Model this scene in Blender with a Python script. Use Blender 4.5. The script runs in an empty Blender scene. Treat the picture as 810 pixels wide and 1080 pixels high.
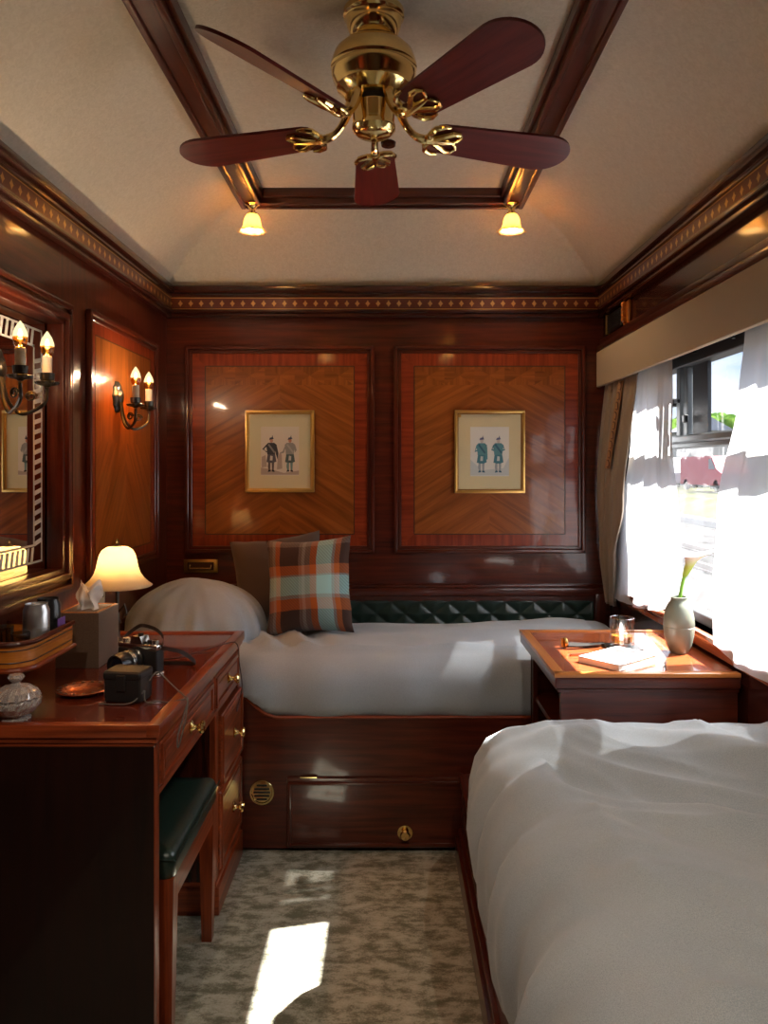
import bpy, bmesh, math, random
from mathutils import Vector, Matrix, noise
PI = math.pi
random.seed(7)
sc = bpy.context.scene
COL = sc.collection
EYE = 1.34
ORG = {}

# ------------------------------------------------------------------ materials
def new_mat(name):
    m = bpy.data.materials.new(name); m.use_nodes = True
    nt = m.node_tree; b = nt.nodes['Principled BSDF']
    return m, nt, b
def simple(name, col, rough=.5, metal=0, coat=0, spec=.5, trans=0, ior=1.45, bump=None, sheen=0):
    m, nt, b = new_mat(name)
    b.inputs['Base Color'].default_value = (*col, 1); b.inputs['Roughness'].default_value = rough
    b.inputs['Metallic'].default_value = metal; b.inputs['Coat Weight'].default_value = coat
    b.inputs['Coat Roughness'].default_value = .08
    b.inputs['Specular IOR Level'].default_value = spec
    b.inputs['Transmission Weight'].default_value = trans; b.inputs['IOR'].default_value = ior
    b.inputs['Sheen Weight'].default_value = sheen
    if bump:
        scale, strength, dist = bump
        tc = nt.nodes.new('ShaderNodeTexCoord'); n = nt.nodes.new('ShaderNodeTexNoise'); bp = nt.nodes.new('ShaderNodeBump')
        n.inputs['Scale'].default_value = scale; n.inputs['Detail'].default_value = 4
        bp.inputs['Strength'].default_value = strength; bp.inputs['Distance'].default_value = dist
        nt.links.new(tc.outputs['Object'], n.inputs['Vector']); nt.links.new(n.outputs['Fac'], bp.inputs['Height'])
        nt.links.new(bp.outputs['Normal'], b.inputs['Normal'])
    return m
def ramp(nt, stops, interp='LINEAR'):
    r = nt.nodes.new('ShaderNodeValToRGB'); cr = r.color_ramp; cr.interpolation = interp
    while len(cr.elements) < len(stops): cr.elements.new(.5)
    for e, (p, c) in zip(cr.elements, stops): e.position = p; e.color = (*c, 1)
    return r
def wood(name, dark, light, rough=.28, coat=.6, gs=1.0, coat_rough=.07):
    """grain runs along U, UV is in metres"""
    m, nt, b = new_mat(name); L = nt.links.new
    uv = nt.nodes.new('ShaderNodeUVMap'); mp = nt.nodes.new('ShaderNodeMapping'); mp.inputs['Scale'].default_value = (2.2*gs, 34*gs, 1)
    n1 = nt.nodes.new('ShaderNodeTexNoise'); n1.inputs['Scale'].default_value = 1.6; n1.inputs['Detail'].default_value = 6; n1.inputs['Distortion'].default_value = .5
    mp2 = nt.nodes.new('ShaderNodeMapping'); mp2.inputs['Scale'].default_value = (9*gs, 420*gs, 1)
    n2 = nt.nodes.new('ShaderNodeTexNoise'); n2.inputs['Scale'].default_value = 1.0; n2.inputs['Detail'].default_value = 3
    L(uv.outputs['UV'], mp.inputs['Vector']); L(mp.outputs['Vector'], n1.inputs['Vector'])
    L(uv.outputs['UV'], mp2.inputs['Vector']); L(mp2.outputs['Vector'], n2.inputs['Vector'])
    mx = nt.nodes.new('ShaderNodeMath'); mx.operation = 'MULTIPLY_ADD'; mx.inputs[1].default_value = .35
    L(n2.outputs['Fac'], mx.inputs[0]); L(n1.outputs['Fac'], mx.inputs[2])
    mid = tuple((a+c)/2 for a, c in zip(dark, light))
    r = ramp(nt, [(.45, dark), (.66, mid), (.88, light)])
    L(mx.outputs[0], r.inputs['Fac']); L(r.outputs['Color'], b.inputs['Base Color'])
    b.inputs['Roughness'].default_value = rough; b.inputs['Coat Weight'].default_value = coat; b.inputs['Coat Roughness'].default_value = coat_rough
    b.inputs['Specular IOR Level'].default_value = .35
    return m
def emit(name, col, s, alpha=None):
    m, nt, b = new_mat(name); nt.nodes.remove(b)
    e = nt.nodes.new('ShaderNodeEmission'); e.inputs['Color'].default_value = (*col, 1); e.inputs['Strength'].default_value = s
    out = nt.nodes['Material Output']
    if alpha is None: nt.links.new(e.outputs[0], out.inputs['Surface'])
    else:
        t = nt.nodes.new('ShaderNodeBsdfTransparent'); mix = nt.nodes.new('ShaderNodeMixShader'); mix.inputs[0].default_value = alpha
        nt.links.new(t.outputs[0], mix.inputs[1]); nt.links.new(e.outputs[0], mix.inputs[2]); nt.links.new(mix.outputs[0], out.inputs['Surface'])
    return m
def thin_glass(name, tint=(1, 1, 1), refl=.9, base=.045):
    m, nt, b = new_mat(name); nt.nodes.remove(b)
    t = nt.nodes.new('ShaderNodeBsdfTransparent'); t.inputs['Color'].default_value = (*tint, 1)
    g = nt.nodes.new('ShaderNodeBsdfGlossy'); g.inputs['Roughness'].default_value = .02; g.inputs['Color'].default_value = (refl, refl, refl, 1)
    f = nt.nodes.new('ShaderNodeLayerWeight'); f.inputs['Blend'].default_value = .5
    pw = nt.nodes.new('ShaderNodeMath'); pw.operation = 'POWER'; pw.inputs[1].default_value = 4
    ad = nt.nodes.new('ShaderNodeMath'); ad.operation = 'MULTIPLY_ADD'; ad.inputs[1].default_value = .7; ad.inputs[2].default_value = base
    mix = nt.nodes.new('ShaderNodeMixShader'); L = nt.links.new
    L(f.outputs['Facing'], pw.inputs[0]); L(pw.outputs[0], ad.inputs[0]); L(ad.outputs[0], mix.inputs[0]); L(t.outputs[0], mix.inputs[1]); L(g.outputs[0], mix.inputs[2]); L(mix.outputs[0], nt.nodes['Material Output'].inputs['Surface'])
    return m
def sheer(name, col, w_transl, w_transp):
    m, nt, b = new_mat(name); nt.nodes.remove(b); L = nt.links.new
    d = nt.nodes.new('ShaderNodeBsdfDiffuse'); d.inputs['Color'].default_value = (*col, 1)
    tl = nt.nodes.new('ShaderNodeBsdfTranslucent'); tl.inputs['Color'].default_value = (*col, 1)
    tp = nt.nodes.new('ShaderNodeBsdfTransparent')
    m1 = nt.nodes.new('ShaderNodeMixShader'); m1.inputs[0].default_value = w_transl
    m2 = nt.nodes.new('ShaderNodeMixShader'); m2.inputs[0].default_value = w_transp
    L(d.outputs[0], m1.inputs[1]); L(tl.outputs[0], m1.inputs[2]); L(m1.outputs[0], m2.inputs[1]); L(tp.outputs[0], m2.inputs[2])
    L(m2.outputs[0], nt.nodes['Material Output'].inputs['Surface'])
    return m

M = {}
M['mahog'] = wood('mahogany', (.036, .0055, .003), (.11, .018, .007))
M['mahog_dark'] = wood('mahogany dark', (.022, .004, .003), (.07, .014, .007), rough=.25)
M['desk'] = wood('desk mahogany', (.10, .016, .005), (.33, .060, .016), rough=.3)
M['desk_top'] = wood('desk top', (.07, .011, .006), (.17, .028, .012), rough=.2, coat=.8, coat_rough=.05)
M['shaded_end'] = wood('shaded mahogany end panel', (.006, .001, .001), (.016, .003, .002), rough=.35, coat=.2)  # desk end faces away from the light; that shade is in the colour
M['veneer'] = wood('walnut veneer', (.16, .038, .006), (.36, .105, .017), rough=.3, gs=.8)
M['veneer_b'] = wood('veneer cross', (.13, .030, .005), (.30, .085, .015), rough=.3, gs=.8)
M['border'] = wood('red veneer band', (.14, .016, .005), (.30, .045, .012), rough=.3)
M['table_wood'] = wood('table top wood', (.22, .045, .014), (.44, .11, .035), rough=.25, coat=.9, coat_rough=.04)
M['table_edge'] = wood('table edge', (.42, .13, .03), (.62, .24, .06), rough=.3, coat=.6)
M['line'] = simple('dark inlay line', (.05, .02, .008), .4)
M['brass'] = simple('brass', (.96, .74, .32), .14, 1)
M['brass_dull'] = simple('brass aged', (.62, .43, .15), .28, 1)
M['pewter'] = simple('blackened pewter', (.10, .095, .085), .32, 1, bump=(120, .4, .002))
M['candle'] = simple('candle sleeve', (.72, .62, .48), .5)
M['blade'] = wood('fan blade', (.10, .010, .010), (.19, .022, .018), rough=.35, coat=.35)
M['gold'] = simple('gilt frame', (.72, .44, .13), .3, .8)
M['gold_dk'] = simple('gilt frame dark', (.35, .17, .05), .35, .7)
M['mat'] = simple('mat board', (.62, .54, .33), .9)
M['paper'] = simple('print paper', (.66, .58, .47), .9)
M['paper_b'] = simple('print paper cool', (.66, .66, .62), .9)
M['black'] = simple('black plastic', (.012, .012, .013), .3, 0, .3)
M['black_l'] = simple('black leather', (.016, .015, .015), .42, bump=(300, .3, .001))
M['lens'] = simple('lens glass', (.01, .012, .02), .04, 0, 1)
M['chrome'] = simple('satin chrome', (.72, .70, .66), .22, 1)
M['steel'] = simple('aluminium', (.66, .67, .68), .32, 1)
M['alu_frame'] = simple('grey window frame', (.16, .17, .175), .42, .3)
M['dark_frame'] = simple('dark window frame', (.035, .035, .038), .45)
M['green'] = simple('green leather', (.012, .030, .024), .33, 0, .35, bump=(90, .12, .002))
M['glass'] = thin_glass('window glass')
M['tumbler'] = thin_glass('tumbler glass', (.90, .92, .91), base=.16)
M['smoke'] = thin_glass('smoky glass', (.62, .64, .62), base=.14)
M['crystal'] = simple('cut crystal', (.95, .9, .88), .02, trans=1, ior=1.5)
def _cr(m):
    nt = m.node_tree; b = nt.nodes['Principled BSDF']; d = nt.nodes.new('ShaderNodeBsdfDiffuse'); d.inputs['Color'].default_value = (.85, .78, .76, 1)
    g = nt.nodes.new('ShaderNodeBsdfGlossy'); g.inputs['Roughness'].default_value = .05; g.inputs['Color'].default_value = (.95, .92, .9, 1)
    a = nt.nodes.new('ShaderNodeMixShader'); a.inputs[0].default_value = .45; c = nt.nodes.new('ShaderNodeMixShader'); c.inputs[0].default_value = .5
    nt.links.new(d.outputs[0], a.inputs[1]); nt.links.new(g.outputs[0], a.inputs[2]); nt.links.new(b.outputs[0], c.inputs[1]); nt.links.new(a.outputs[0], c.inputs[2]); nt.links.new(c.outputs[0], nt.nodes['Material Output'].inputs['Surface'])
_cr(M['crystal'])
M['mirror'] = simple('mirror', (.86, .86, .84), .01, 1)
M['etch'] = simple('etched glass', (.50, .47, .42), .6)
M['whisky'] = simple('whisky', (.95, .45, .05), .05, trans=.7, ior=1.33)
M['white'] = simple('white paper', (.82, .80, .78), .7)
M['tissue'] = simple('tissue', (.82, .80, .76), .9)
M['vase'] = simple('celadon glaze', (.15, .16, .12), .35, bump=(60, .1, .002))
M['stem'] = simple('stem', (.20, .42, .04), .4)
M['copper'] = simple('copper', (.72, .26, .13), .25, .9)
M['purple'] = simple('purple card', (.20, .09, .38), .5)
M['pelmet'] = simple('pelmet fabric', (.50, .42, .30), .9, bump=(500, .3, .001))
M['taupe'] = simple('taupe drape', (.30, .235, .165), .75, bump=(600, .3, .001), sheen=.3)
M['braid'] = simple('embroidered braid', (.16, .09, .06), .8)
M['braid_bg'] = simple('braid ground', (.45, .25, .12), .8)
M['brownvel'] = simple('brown velvet', (.085, .058, .048), .85, sheen=.25, bump=(400, .3, .001))
M['socket'] = simple('cream plastic', (.55, .52, .38), .35)
M['sheer'] = sheer('sheer white', (.74, .75, .78), .36, .05)
M['tray_orange'] = wood('satinwood', (.36, .10, .014), (.62, .22, .032), rough=.25)
M['bulb'] = emit('bulb glow', (1, .74, .36), .75, .55)
M['bulb_hot'] = emit('bulb filament', (1, .80, .50), 8)
M['amber'] = thin_glass('amber bulb base', (1, .45, .06))

def mk_shade(name, col, e, ecol):
    m, nt, b = new_mat(name)
    b.inputs['Base Color'].default_value = (*col, 1); b.inputs['Roughness'].default_value = .35
    L = nt.links.new
    tl = nt.nodes.new('ShaderNodeBsdfTranslucent'); tl.inputs['Color'].default_value = (*ecol, 1)
    mix = nt.nodes.new('ShaderNodeMixShader'); mix.inputs[0].default_value = e
    L(b.outputs[0], mix.inputs[1]); L(tl.outputs[0], mix.inputs[2]); L(mix.outputs[0], nt.nodes['Material Output'].inputs['Surface'])
    return m
M['lampshade'] = mk_shade('alabaster shade', (.9, .82, .62), .55, (1, .88, .62))
M['tulip'] = mk_shade('amber tulip glass', (.95, .75, .4), .6, (1, .72, .35))

def fabric(name, c1, c2, rough=.9):
    m, nt, b = new_mat(name); L = nt.links.new
    tc = nt.nodes.new('ShaderNodeTexCoord'); n = nt.nodes.new('ShaderNodeTexNoise'); n.inputs['Scale'].default_value = 650; n.inputs['Detail'].default_value = 2
    n2 = nt.nodes.new('ShaderNodeTexNoise'); n2.inputs['Scale'].default_value = 5
    L(tc.outputs['Object'], n.inputs['Vector']); L(tc.outputs['Object'], n2.inputs['Vector'])
    ad = nt.nodes.new('ShaderNodeMath'); ad.operation = 'MULTIPLY_ADD'; ad.inputs[1].default_value = .35
    L(n2.outputs['Fac'], ad.inputs[0]); L(n.outputs['Fac'], ad.inputs[2])
    r = ramp(nt, [(.5, c1), (.85, c2)]); L(ad.outputs[0], r.inputs['Fac']); L(r.outputs['Color'], b.inputs['Base Color'])
    bp = nt.nodes.new('ShaderNodeBump'); bp.inputs['Strength'].default_value = .25; bp.inputs['Distance'].default_value = .001
    L(n.outputs['Fac'], bp.inputs['Height']); L(bp.outputs['Normal'], b.inputs['Normal'])
    b.inputs['Roughness'].default_value = rough; b.inputs['Sheen Weight'].default_value = .25; b.inputs['Specular IOR Level'].default_value = .2
    return m
M['blanket'] = fabric('grey wool cover', (.30, .34, .38), (.42, .465, .51))

def mk_ceiling():
    m, nt, b = new_mat('cream ceiling paper'); L = nt.links.new
    tc = nt.nodes.new('ShaderNodeTexCoord'); v = nt.nodes.new('ShaderNodeTexNoise'); v.inputs['Scale'].default_value = 70; v.inputs['Detail'].default_value = 3; v.inputs['Distortion'].default_value = 1.2
    L(tc.outputs['Object'], v.inputs['Vector'])
    r = ramp(nt, [(.35, (.72, .65, .51)), (.65, (.80, .73, .59))]); L(v.outputs['Fac'], r.inputs['Fac']); L(r.outputs['Color'], b.inputs['Base Color'])
    bp = nt.nodes.new('ShaderNodeBump'); bp.inputs['Strength'].default_value = .3; bp.inputs['Distance'].default_value = .004
    L(v.outputs['Fac'], bp.inputs['Height']); L(bp.outputs['Normal'], b.inputs['Normal']); b.inputs['Roughness'].default_value = .75
    return m
M['ceiling'] = mk_ceiling()

def mk_carpet():
    m, nt, b = new_mat('distressed carpet'); L = nt.links.new
    tc = nt.nodes.new('ShaderNodeTexCoord'); mp = nt.nodes.new('ShaderNodeMapping'); mp.inputs['Scale'].default_value = (13, 24, 1)
    n = nt.nodes.new('ShaderNodeTexNoise'); n.inputs['Scale'].default_value = 1.0; n.inputs['Detail'].default_value = 8; n.inputs['Roughness'].default_value = .68; n.inputs['Distortion'].default_value = .15
    n2 = nt.nodes.new('ShaderNodeTexNoise'); n2.inputs['Scale'].default_value = 200; n2.inputs['Detail'].default_value = 2
    L(tc.outputs['Object'], mp.inputs['Vector']); L(mp.outputs['Vector'], n.inputs['Vector']); L(tc.outputs['Object'], n2.inputs['Vector'])
    ad = nt.nodes.new('ShaderNodeMath'); ad.operation = 'MULTIPLY_ADD'; ad.inputs[1].default_value = .22; L(n2.outputs['Fac'], ad.inputs[0]); L(n.outputs['Fac'], ad.inputs[2])
    r = ramp(nt, [(.50, (.17, .165, .12)), (.58, (.27, .26, .20)), (.64, (.40, .385, .31)), (.76, (.50, .48, .40))]); L(ad.outputs[0], r.inputs['Fac']); L(r.outputs['Color'], b.inputs['Base Color'])
    bp = nt.nodes.new('ShaderNodeBump'); bp.inputs['Strength'].default_value = .5; bp.inputs['Distance'].default_value = .003
    L(n2.outputs['Fac'], bp.inputs['Height']); L(bp.outputs['Normal'], b.inputs['Normal']); b.inputs['Roughness'].default_value = .95; b.inputs['Specular IOR Level'].default_value = .1
    return m
M['carpet'] = mk_carpet()

def mk_plaid():
    m, nt, b = new_mat('tartan wool'); L = nt.links.new
    uv = nt.nodes.new('ShaderNodeUVMap'); s = nt.nodes.new('ShaderNodeSeparateXYZ'); L(uv.outputs['UV'], s.inputs[0])
    BR = (.055, .028, .022); OR = (.50, .13, .03); BL = (.44, .78, .78); GR = (.20, .155, .135); GL = (.34, .32, .30)
    ru = ramp(nt, [(0, BR), (.05, GR), (.09, GL), (.13, OR), (.19, BR), (.42, GR), (.46, GL), (.50, GR), (.56, OR), (.64, BL), (.82, GL), (.85, OR), (.91, BR)], 'CONSTANT')
    rv = ramp(nt, [(0, BR), (.22, OR), (.34, GL), (.38, BL), (.58, GL), (.60, OR), (.70, BR), (.92, GR)], 'CONSTANT')
    L(s.outputs['X'], ru.inputs['Fac']); L(s.outputs['Y'], rv.inputs['Fac'])
    w = nt.nodes.new('ShaderNodeTexWave'); w.inputs['Scale'].default_value = 18; w.bands_direction = 'DIAGONAL'
    L(uv.outputs['UV'], w.inputs['Vector'])
    mr = nt.nodes.new('ShaderNodeMapRange'); mr.inputs['To Min'].default_value = .40; mr.inputs['To Max'].default_value = .60; L(w.outputs['Fac'], mr.inputs['Value'])
    mix = nt.nodes.new('ShaderNodeMix'); mix.data_type = 'RGBA'; L(mr.outputs[0], mix.inputs[0]); L(ru.outputs['Color'], mix.inputs[6]); L(rv.outputs['Color'], mix.inputs[7])
    L(mix.outputs[2], b.inputs['Base Color']); b.inputs['Roughness'].default_value = .9; b.inputs['Sheen Weight'].default_value = .2; b.inputs['Specular IOR Level'].default_value = .15
    return m
M['plaid'] = mk_plaid()

def mk_frieze():
    """marquetry band: UV u in metres along the band, v 0..1 across"""
    m, nt, b = new_mat('marquetry frieze'); L = nt.links.new
    uv = nt.nodes.new('ShaderNodeUVMap'); s = nt.nodes.new('ShaderNodeSeparateXYZ'); L(uv.outputs['UV'], s.inputs[0])
    def mth(op, a, bb=None, c=None):
        n = nt.nodes.new('ShaderNodeMath'); n.operation = op
        for i, v in enumerate((a, bb, c)):
            if v is None: continue
            if isinstance(v, (int, float)): n.inputs[i].default_value = v
            else: L(v, n.inputs[i])
        return n.outputs[0]
    fu = mth('FRACT', mth('DIVIDE', s.outputs['X'], .047))
    du = mth('ABSOLUTE', mth('SUBTRACT', fu, .5)); dv = mth('ABSOLUTE', mth('SUBTRACT', s.outputs['Y'], .5))
    # diamond with pinched sides
    dd = mth('ADD', mth('POWER', mth('MULTIPLY', du, 4.0), .8), mth('POWER', mth('MULTIPLY', dv, 3.6), .8))
    dia = mth('LESS_THAN', dd, 1.0)
    line = mth('GREATER_THAN', dv, .40)
    line2 = mth('LESS_THAN', dv, .47)
    ln = mth('MULTIPLY', line, line2)
    dash = mth('MULTIPLY', mth('LESS_THAN', mth('ABSOLUTE', mth('SUBTRACT', du, .5)), .12), mth('LESS_THAN', dv, .05))
    f = mth('MAXIMUM', dia, ln)
    mix = nt.nodes.new('ShaderNodeMix'); mix.data_type = 'RGBA'; L(f, mix.inputs[0])
    mix.inputs[6].default_value = (.12, .020, .010, 1); mix.inputs[7].default_value = (.60, .33, .10, 1)
    L(mix.outputs[2], b.inputs['Base Color']); b.inputs['Roughness'].default_value = .3; b.inputs['Coat Weight'].default_value = .5; b.inputs['Coat Roughness'].default_value = .1
    return m
M['frieze'] = mk_frieze()

# ------------------------------------------------------------------ mesh builder
class MB:
    def __init__(s): s.v = []; s.f = []; s.uv = []; s.mi = []
    def add(s, verts, faces, uvs=None, mi=0, grain=None):
        o = len(s.v); s.v += [Vector(p) for p in verts]
        if uvs is None:
            xs = list(zip(*verts)); dims = [max(c)-min(c) for c in xs]
            g = grain if grain is not None else dims.index(max(dims)); ro = random.random()*7, random.random()*7
        for k, f in enumerate(faces):
            s.f.append([o+i for i in f]); s.mi.append(mi)
            if uvs is not None: s.uv.append(uvs[k]); continue
            a, b_, c = (Vector(verts[f[0]]), Vector(verts[f[1]]), Vector(verts[f[2]]))
            n = (b_-a).cross(c-a)
            if len(f) > 3: n = n + (c-a).cross(Vector(verts[f[3]])-a)
            d = max(range(3), key=lambda i: abs(n[i])); ax = [i for i in range(3) if i != d]
            if g in ax: ug = g; vg = [i for i in ax if i != g][0]
            else: ug, vg = ax
            s.uv.append([(verts[i][ug]+ro[0], verts[i][vg]+ro[1]) for i in f])
        return s
    def box(s, x0, x1, y0, y1, z0, z1, bev=0, grain=None, mi=0, seg=1):
        bm = bmesh.new(); bmesh.ops.create_cube(bm, size=1)
        for v in bm.verts: v.co = Vector(((x0+x1)/2+v.co.x*(x1-x0), (y0+y1)/2+v.co.y*(y1-y0), (z0+z1)/2+v.co.z*(z1-z0)))
        if bev: bmesh.ops.bevel(bm, geom=bm.edges[:], offset=min(bev, .45*min(x1-x0, y1-y0, z1-z0)), segments=seg, affect='EDGES', profile=.6)
        bm.verts.index_update(); V = [tuple(v.co) for v in bm.verts]; F = [[v.index for v in f.verts] for f in bm.faces]; bm.free()
        if grain is None:
            d = (x1-x0, y1-y0, z1-z0); grain = d.index(max(d))
        return s.add(V, F, grain=grain, mi=mi)
    def lathe(s, prof, c=(0, 0, 0), n=32, axis='z', mi=0, fl=None):
        """prof: list of (r, h); fl(angle, i)-> radius factor"""
        V = []; F = []; U = []
        for i, (r, h) in enumerate(prof):
            for k in range(n):
                a = 2*PI*k/n; rr = r*(fl(a, i) if fl else 1)
                p = (rr*math.cos(a), rr*math.sin(a), h)
                if axis == 'x': p = (p[2], p[0], p[1])
                elif axis == 'y': p = (p[1], p[2], p[0])
                V.append((c[0]+p[0], c[1]+p[1], c[2]+p[2]))
        for i in range(len(prof)-1):
            for k in range(n):
                k2 = (k+1) % n
                F.append([i*n+k, i*n+k2, (i+1)*n+k2, (i+1)*n+k])
        return s.add(V, F, mi=mi)
    def tube(s, pts, r, n=8, cap=True, mi=0, flat=None):
        pts = [Vector(p) for p in pts]; V = []; F = []
        rs = r if isinstance(r, (list, tuple)) else [r]*len(pts)
        up = Vector((0, 0, 1)); prev = None
        for i, p in enumerate(pts):
            t = (pts[min(i+1, len(pts)-1)]-pts[max(i-1, 0)]).normalized()
            if prev is None:
                a = up if abs(t.z) < .9 else Vector((1, 0, 0)); x = t.cross(a).normalized()
            else: x = (prev - t*prev.dot(t)).normalized()
            prev = x; y = t.cross(x)
            for k in range(n):
                an = 2*PI*k/n
                V.append(tuple(p + x*math.cos(an)*rs[i] + y*math.sin(an)*rs[i]*(flat or 1)))
        for i in range(len(pts)-1):
            for k in range(n):
                k2 = (k+1) % n; F.append([i*n+k, i*n+k2, (i+1)*n+k2, (i+1)*n+k])
        if cap: F.append(list(range(n))[::-1]); F.append([(len(pts)-1)*n+k for k in range(n)])
        return s.add(V, F, mi=mi)
    def prism(s, poly, axis, a0, a1, mi=0, grain=None):
        """poly: 2D outline in the two axes other than `axis` (in x,y,z order), extruded a0..a1"""
        def P(q, a):
            return {'x': (a, q[0], q[1]), 'y': (q[0], a, q[1]), 'z': (q[0], q[1], a)}[axis]
        n = len(poly); V = [P(q, a0) for q in poly]+[P(q, a1) for q in poly]
        F = [list(range(n))[::-1], [n+i for i in range(n)]]+[[i, (i+1) % n, n+(i+1) % n, n+i] for i in range(n)]
        return s.add(V, F, mi=mi, grain=grain)
    def grid(s, fn, nu, nv, uvf=None, closed=False, mi=0):
        V = [tuple(fn(i/nu, j/nv)) for j in range(nv+1) for i in range(nu+1)]
        F = []; U = []
        for j in range(nv):
            for i in range(nu):
                q = [j*(nu+1)+i, j*(nu+1)+i+1, (j+1)*(nu+1)+i+1, (j+1)*(nu+1)+i]; F.append(q)
                c = [(i/nu, j/nv), ((i+1)/nu, j/nv), ((i+1)/nu, (j+1)/nv), (i/nu, (j+1)/nv)]
                U.append([uvf(*x) if uvf else x for x in c])
        return s.add(V, F, uvs=U, mi=mi)
    def build(s, name, mat, parent=None, local=False, smooth=35, solid=0, fix=True, sub=0):
        me = bpy.data.meshes.new(name); org = Vector((0, 0, 0))
        if parent is not None and not local: org = ORG.get(parent.name, Vector((0, 0, 0)))
        me.from_pydata([tuple(v-org) for v in s.v], [], s.f)
        ul = me.uv_layers.new(name='UVMap'); k = 0
        for fu in s.uv:
            for c in fu: ul.data[k].uv = c; k += 1
        for m in (mat if isinstance(mat, list) else [mat]): me.materials.append(m)
        for p, mi in zip(me.polygons, s.mi): p.material_index = mi
        if fix:
            bm = bmesh.new(); bm.from_mesh(me); bmesh.ops.recalc_face_normals(bm, faces=bm.faces); bm.to_mesh(me); bm.free()
        if smooth:
            for p in me.polygons: p.use_smooth = True
            me.set_sharp_from_angle(angle=math.radians(smooth))
        me.update()
        o = bpy.data.objects.new(name, me); COL.objects.link(o)
        if parent is not None:
            o.parent = parent; ORG[o.name] = org
        if solid:
            md = o.modifiers.new('Solidify', 'SOLIDIFY'); md.thickness = solid; md.offset = 0
        if sub:
            md = o.modifiers.new('Subdivision', 'SUBSURF'); md.levels = sub; md.render_levels = sub
        return o

def thing(name, label, cat, loc=(0, 0, 0), rz=0, group=None):
    o = bpy.data.objects.new(name, None); COL.objects.link(o); o.empty_display_size = .05
    o.location = loc; o.rotation_euler = (0, 0, rz); o['label'] = label; o['category'] = cat
    if group: o['group'] = group
    ORG[o.name] = Vector(loc)
    return o
def tag(o, label, cat, group=None, kind=None):
    o['label'] = label; o['category'] = cat
    if group: o['group'] = group
    if kind: o['kind'] = kind
    return o
def struct(o, label=None, cat=None):
    o['kind'] = 'structure'
    if label: o['label'] = label
    if cat: o['category'] = cat
    return o
def bez(p0, p1, p2, p3, n=12):
    r = []
    for i in range(n+1):
        t = i/n; r.append(Vector(p0)*(1-t)**3+Vector(p1)*3*t*(1-t)**2+Vector(p2)*3*t*t*(1-t)+Vector(p3)*t**3)
    return r
def smooth_path(pts, n=8):
    P = [Vector(p) for p in pts]; P = [P[0]]+P+[P[-1]]; out = []
    for i in range(1, len(P)-2):
        for k in range(n):
            t = k/n; a, b, c, d = P[i-1:i+3]
            out.append(.5*((2*b)+(-a+c)*t+(2*a-5*b+4*c-d)*t*t+(-a+3*b-3*c+d)*t**3))
    out.append(P[-2]); return out
def interp(tab, x):
    if x <= tab[0][0]: return tab[0][1]
    for (a, fa), (b, fb) in zip(tab, tab[1:]):
        if x <= b:
            t = (x-a)/(b-a); t = t*t*(3-2*t); return fa+(fb-fa)*t
    return tab[-1][1]
def nz(x, y, z=0): return noise.noise(Vector((x, y, z)))

# ------------------------------------------------------------------ room shell
XL, XR, YB, YF = -1.02, 1.00, 3.50, -1.30
m = MB(); m.grid(lambda u, v: (XL-.1+u*(XR-XL+.2), YF-.1+v*(YB-YF+.2), 0), 1, 1); m.box(XL-.1, XR+.1, YF-.1, YB+.1, -.1, -.001)
struct(m.build('floor', M['carpet'], smooth=0), 'mottled grey-beige distressed carpet covering the cabin floor', 'floor')

CX = -.035
def ceil_z(x, y):
    sx = (abs(x-CX)-.545)/(.985-.545); sy = (y-3.14)/(3.50-3.14); s_ = max(sx, sy, 0)
    return 2.45-.285*min(s_, 1.25)**1.7
m = MB()
xs = [CX-1.03+2.06*i/120 for i in range(121)]; ys = [YF-.05]+[YF+i*(3.1-YF)/10 for i in range(1, 11)]+[3.1+.46*i/40 for i in range(1, 41)]
V = [(x, y, ceil_z(x, y)) for y in ys for x in xs]; F = []
nx = len(xs)
for j in range(len(ys)-1):
    for i in range(nx-1): F.append([j*nx+i, j*nx+i+1, (j+1)*nx+i+1, (j+1)*nx+i])
m.add(V, F); m.box(XL-.1, XR+.1, YF-.1, YB+.1, 2.50, 2.56)
struct(m.build('ceiling', M['ceiling'], smooth=25, fix=False), 'coved cream ceiling covered in textured paper', 'ceiling')

# back wall: stiles/rails in mahogany
m = MB(); m.box(XL-.1, XR+.1, YB, YB+.1, 0, 2.50, grain=0)
wb = struct(m.build('wall_back', M['mahog'], smooth=0), 'mahogany wall with two inlaid veneer panels behind the crosswise bed', 'wall')
def P2(px, Y): return (px-412)*Y/811
def PZ(py, Y): return EYE-(py-494)*Y/811

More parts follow.
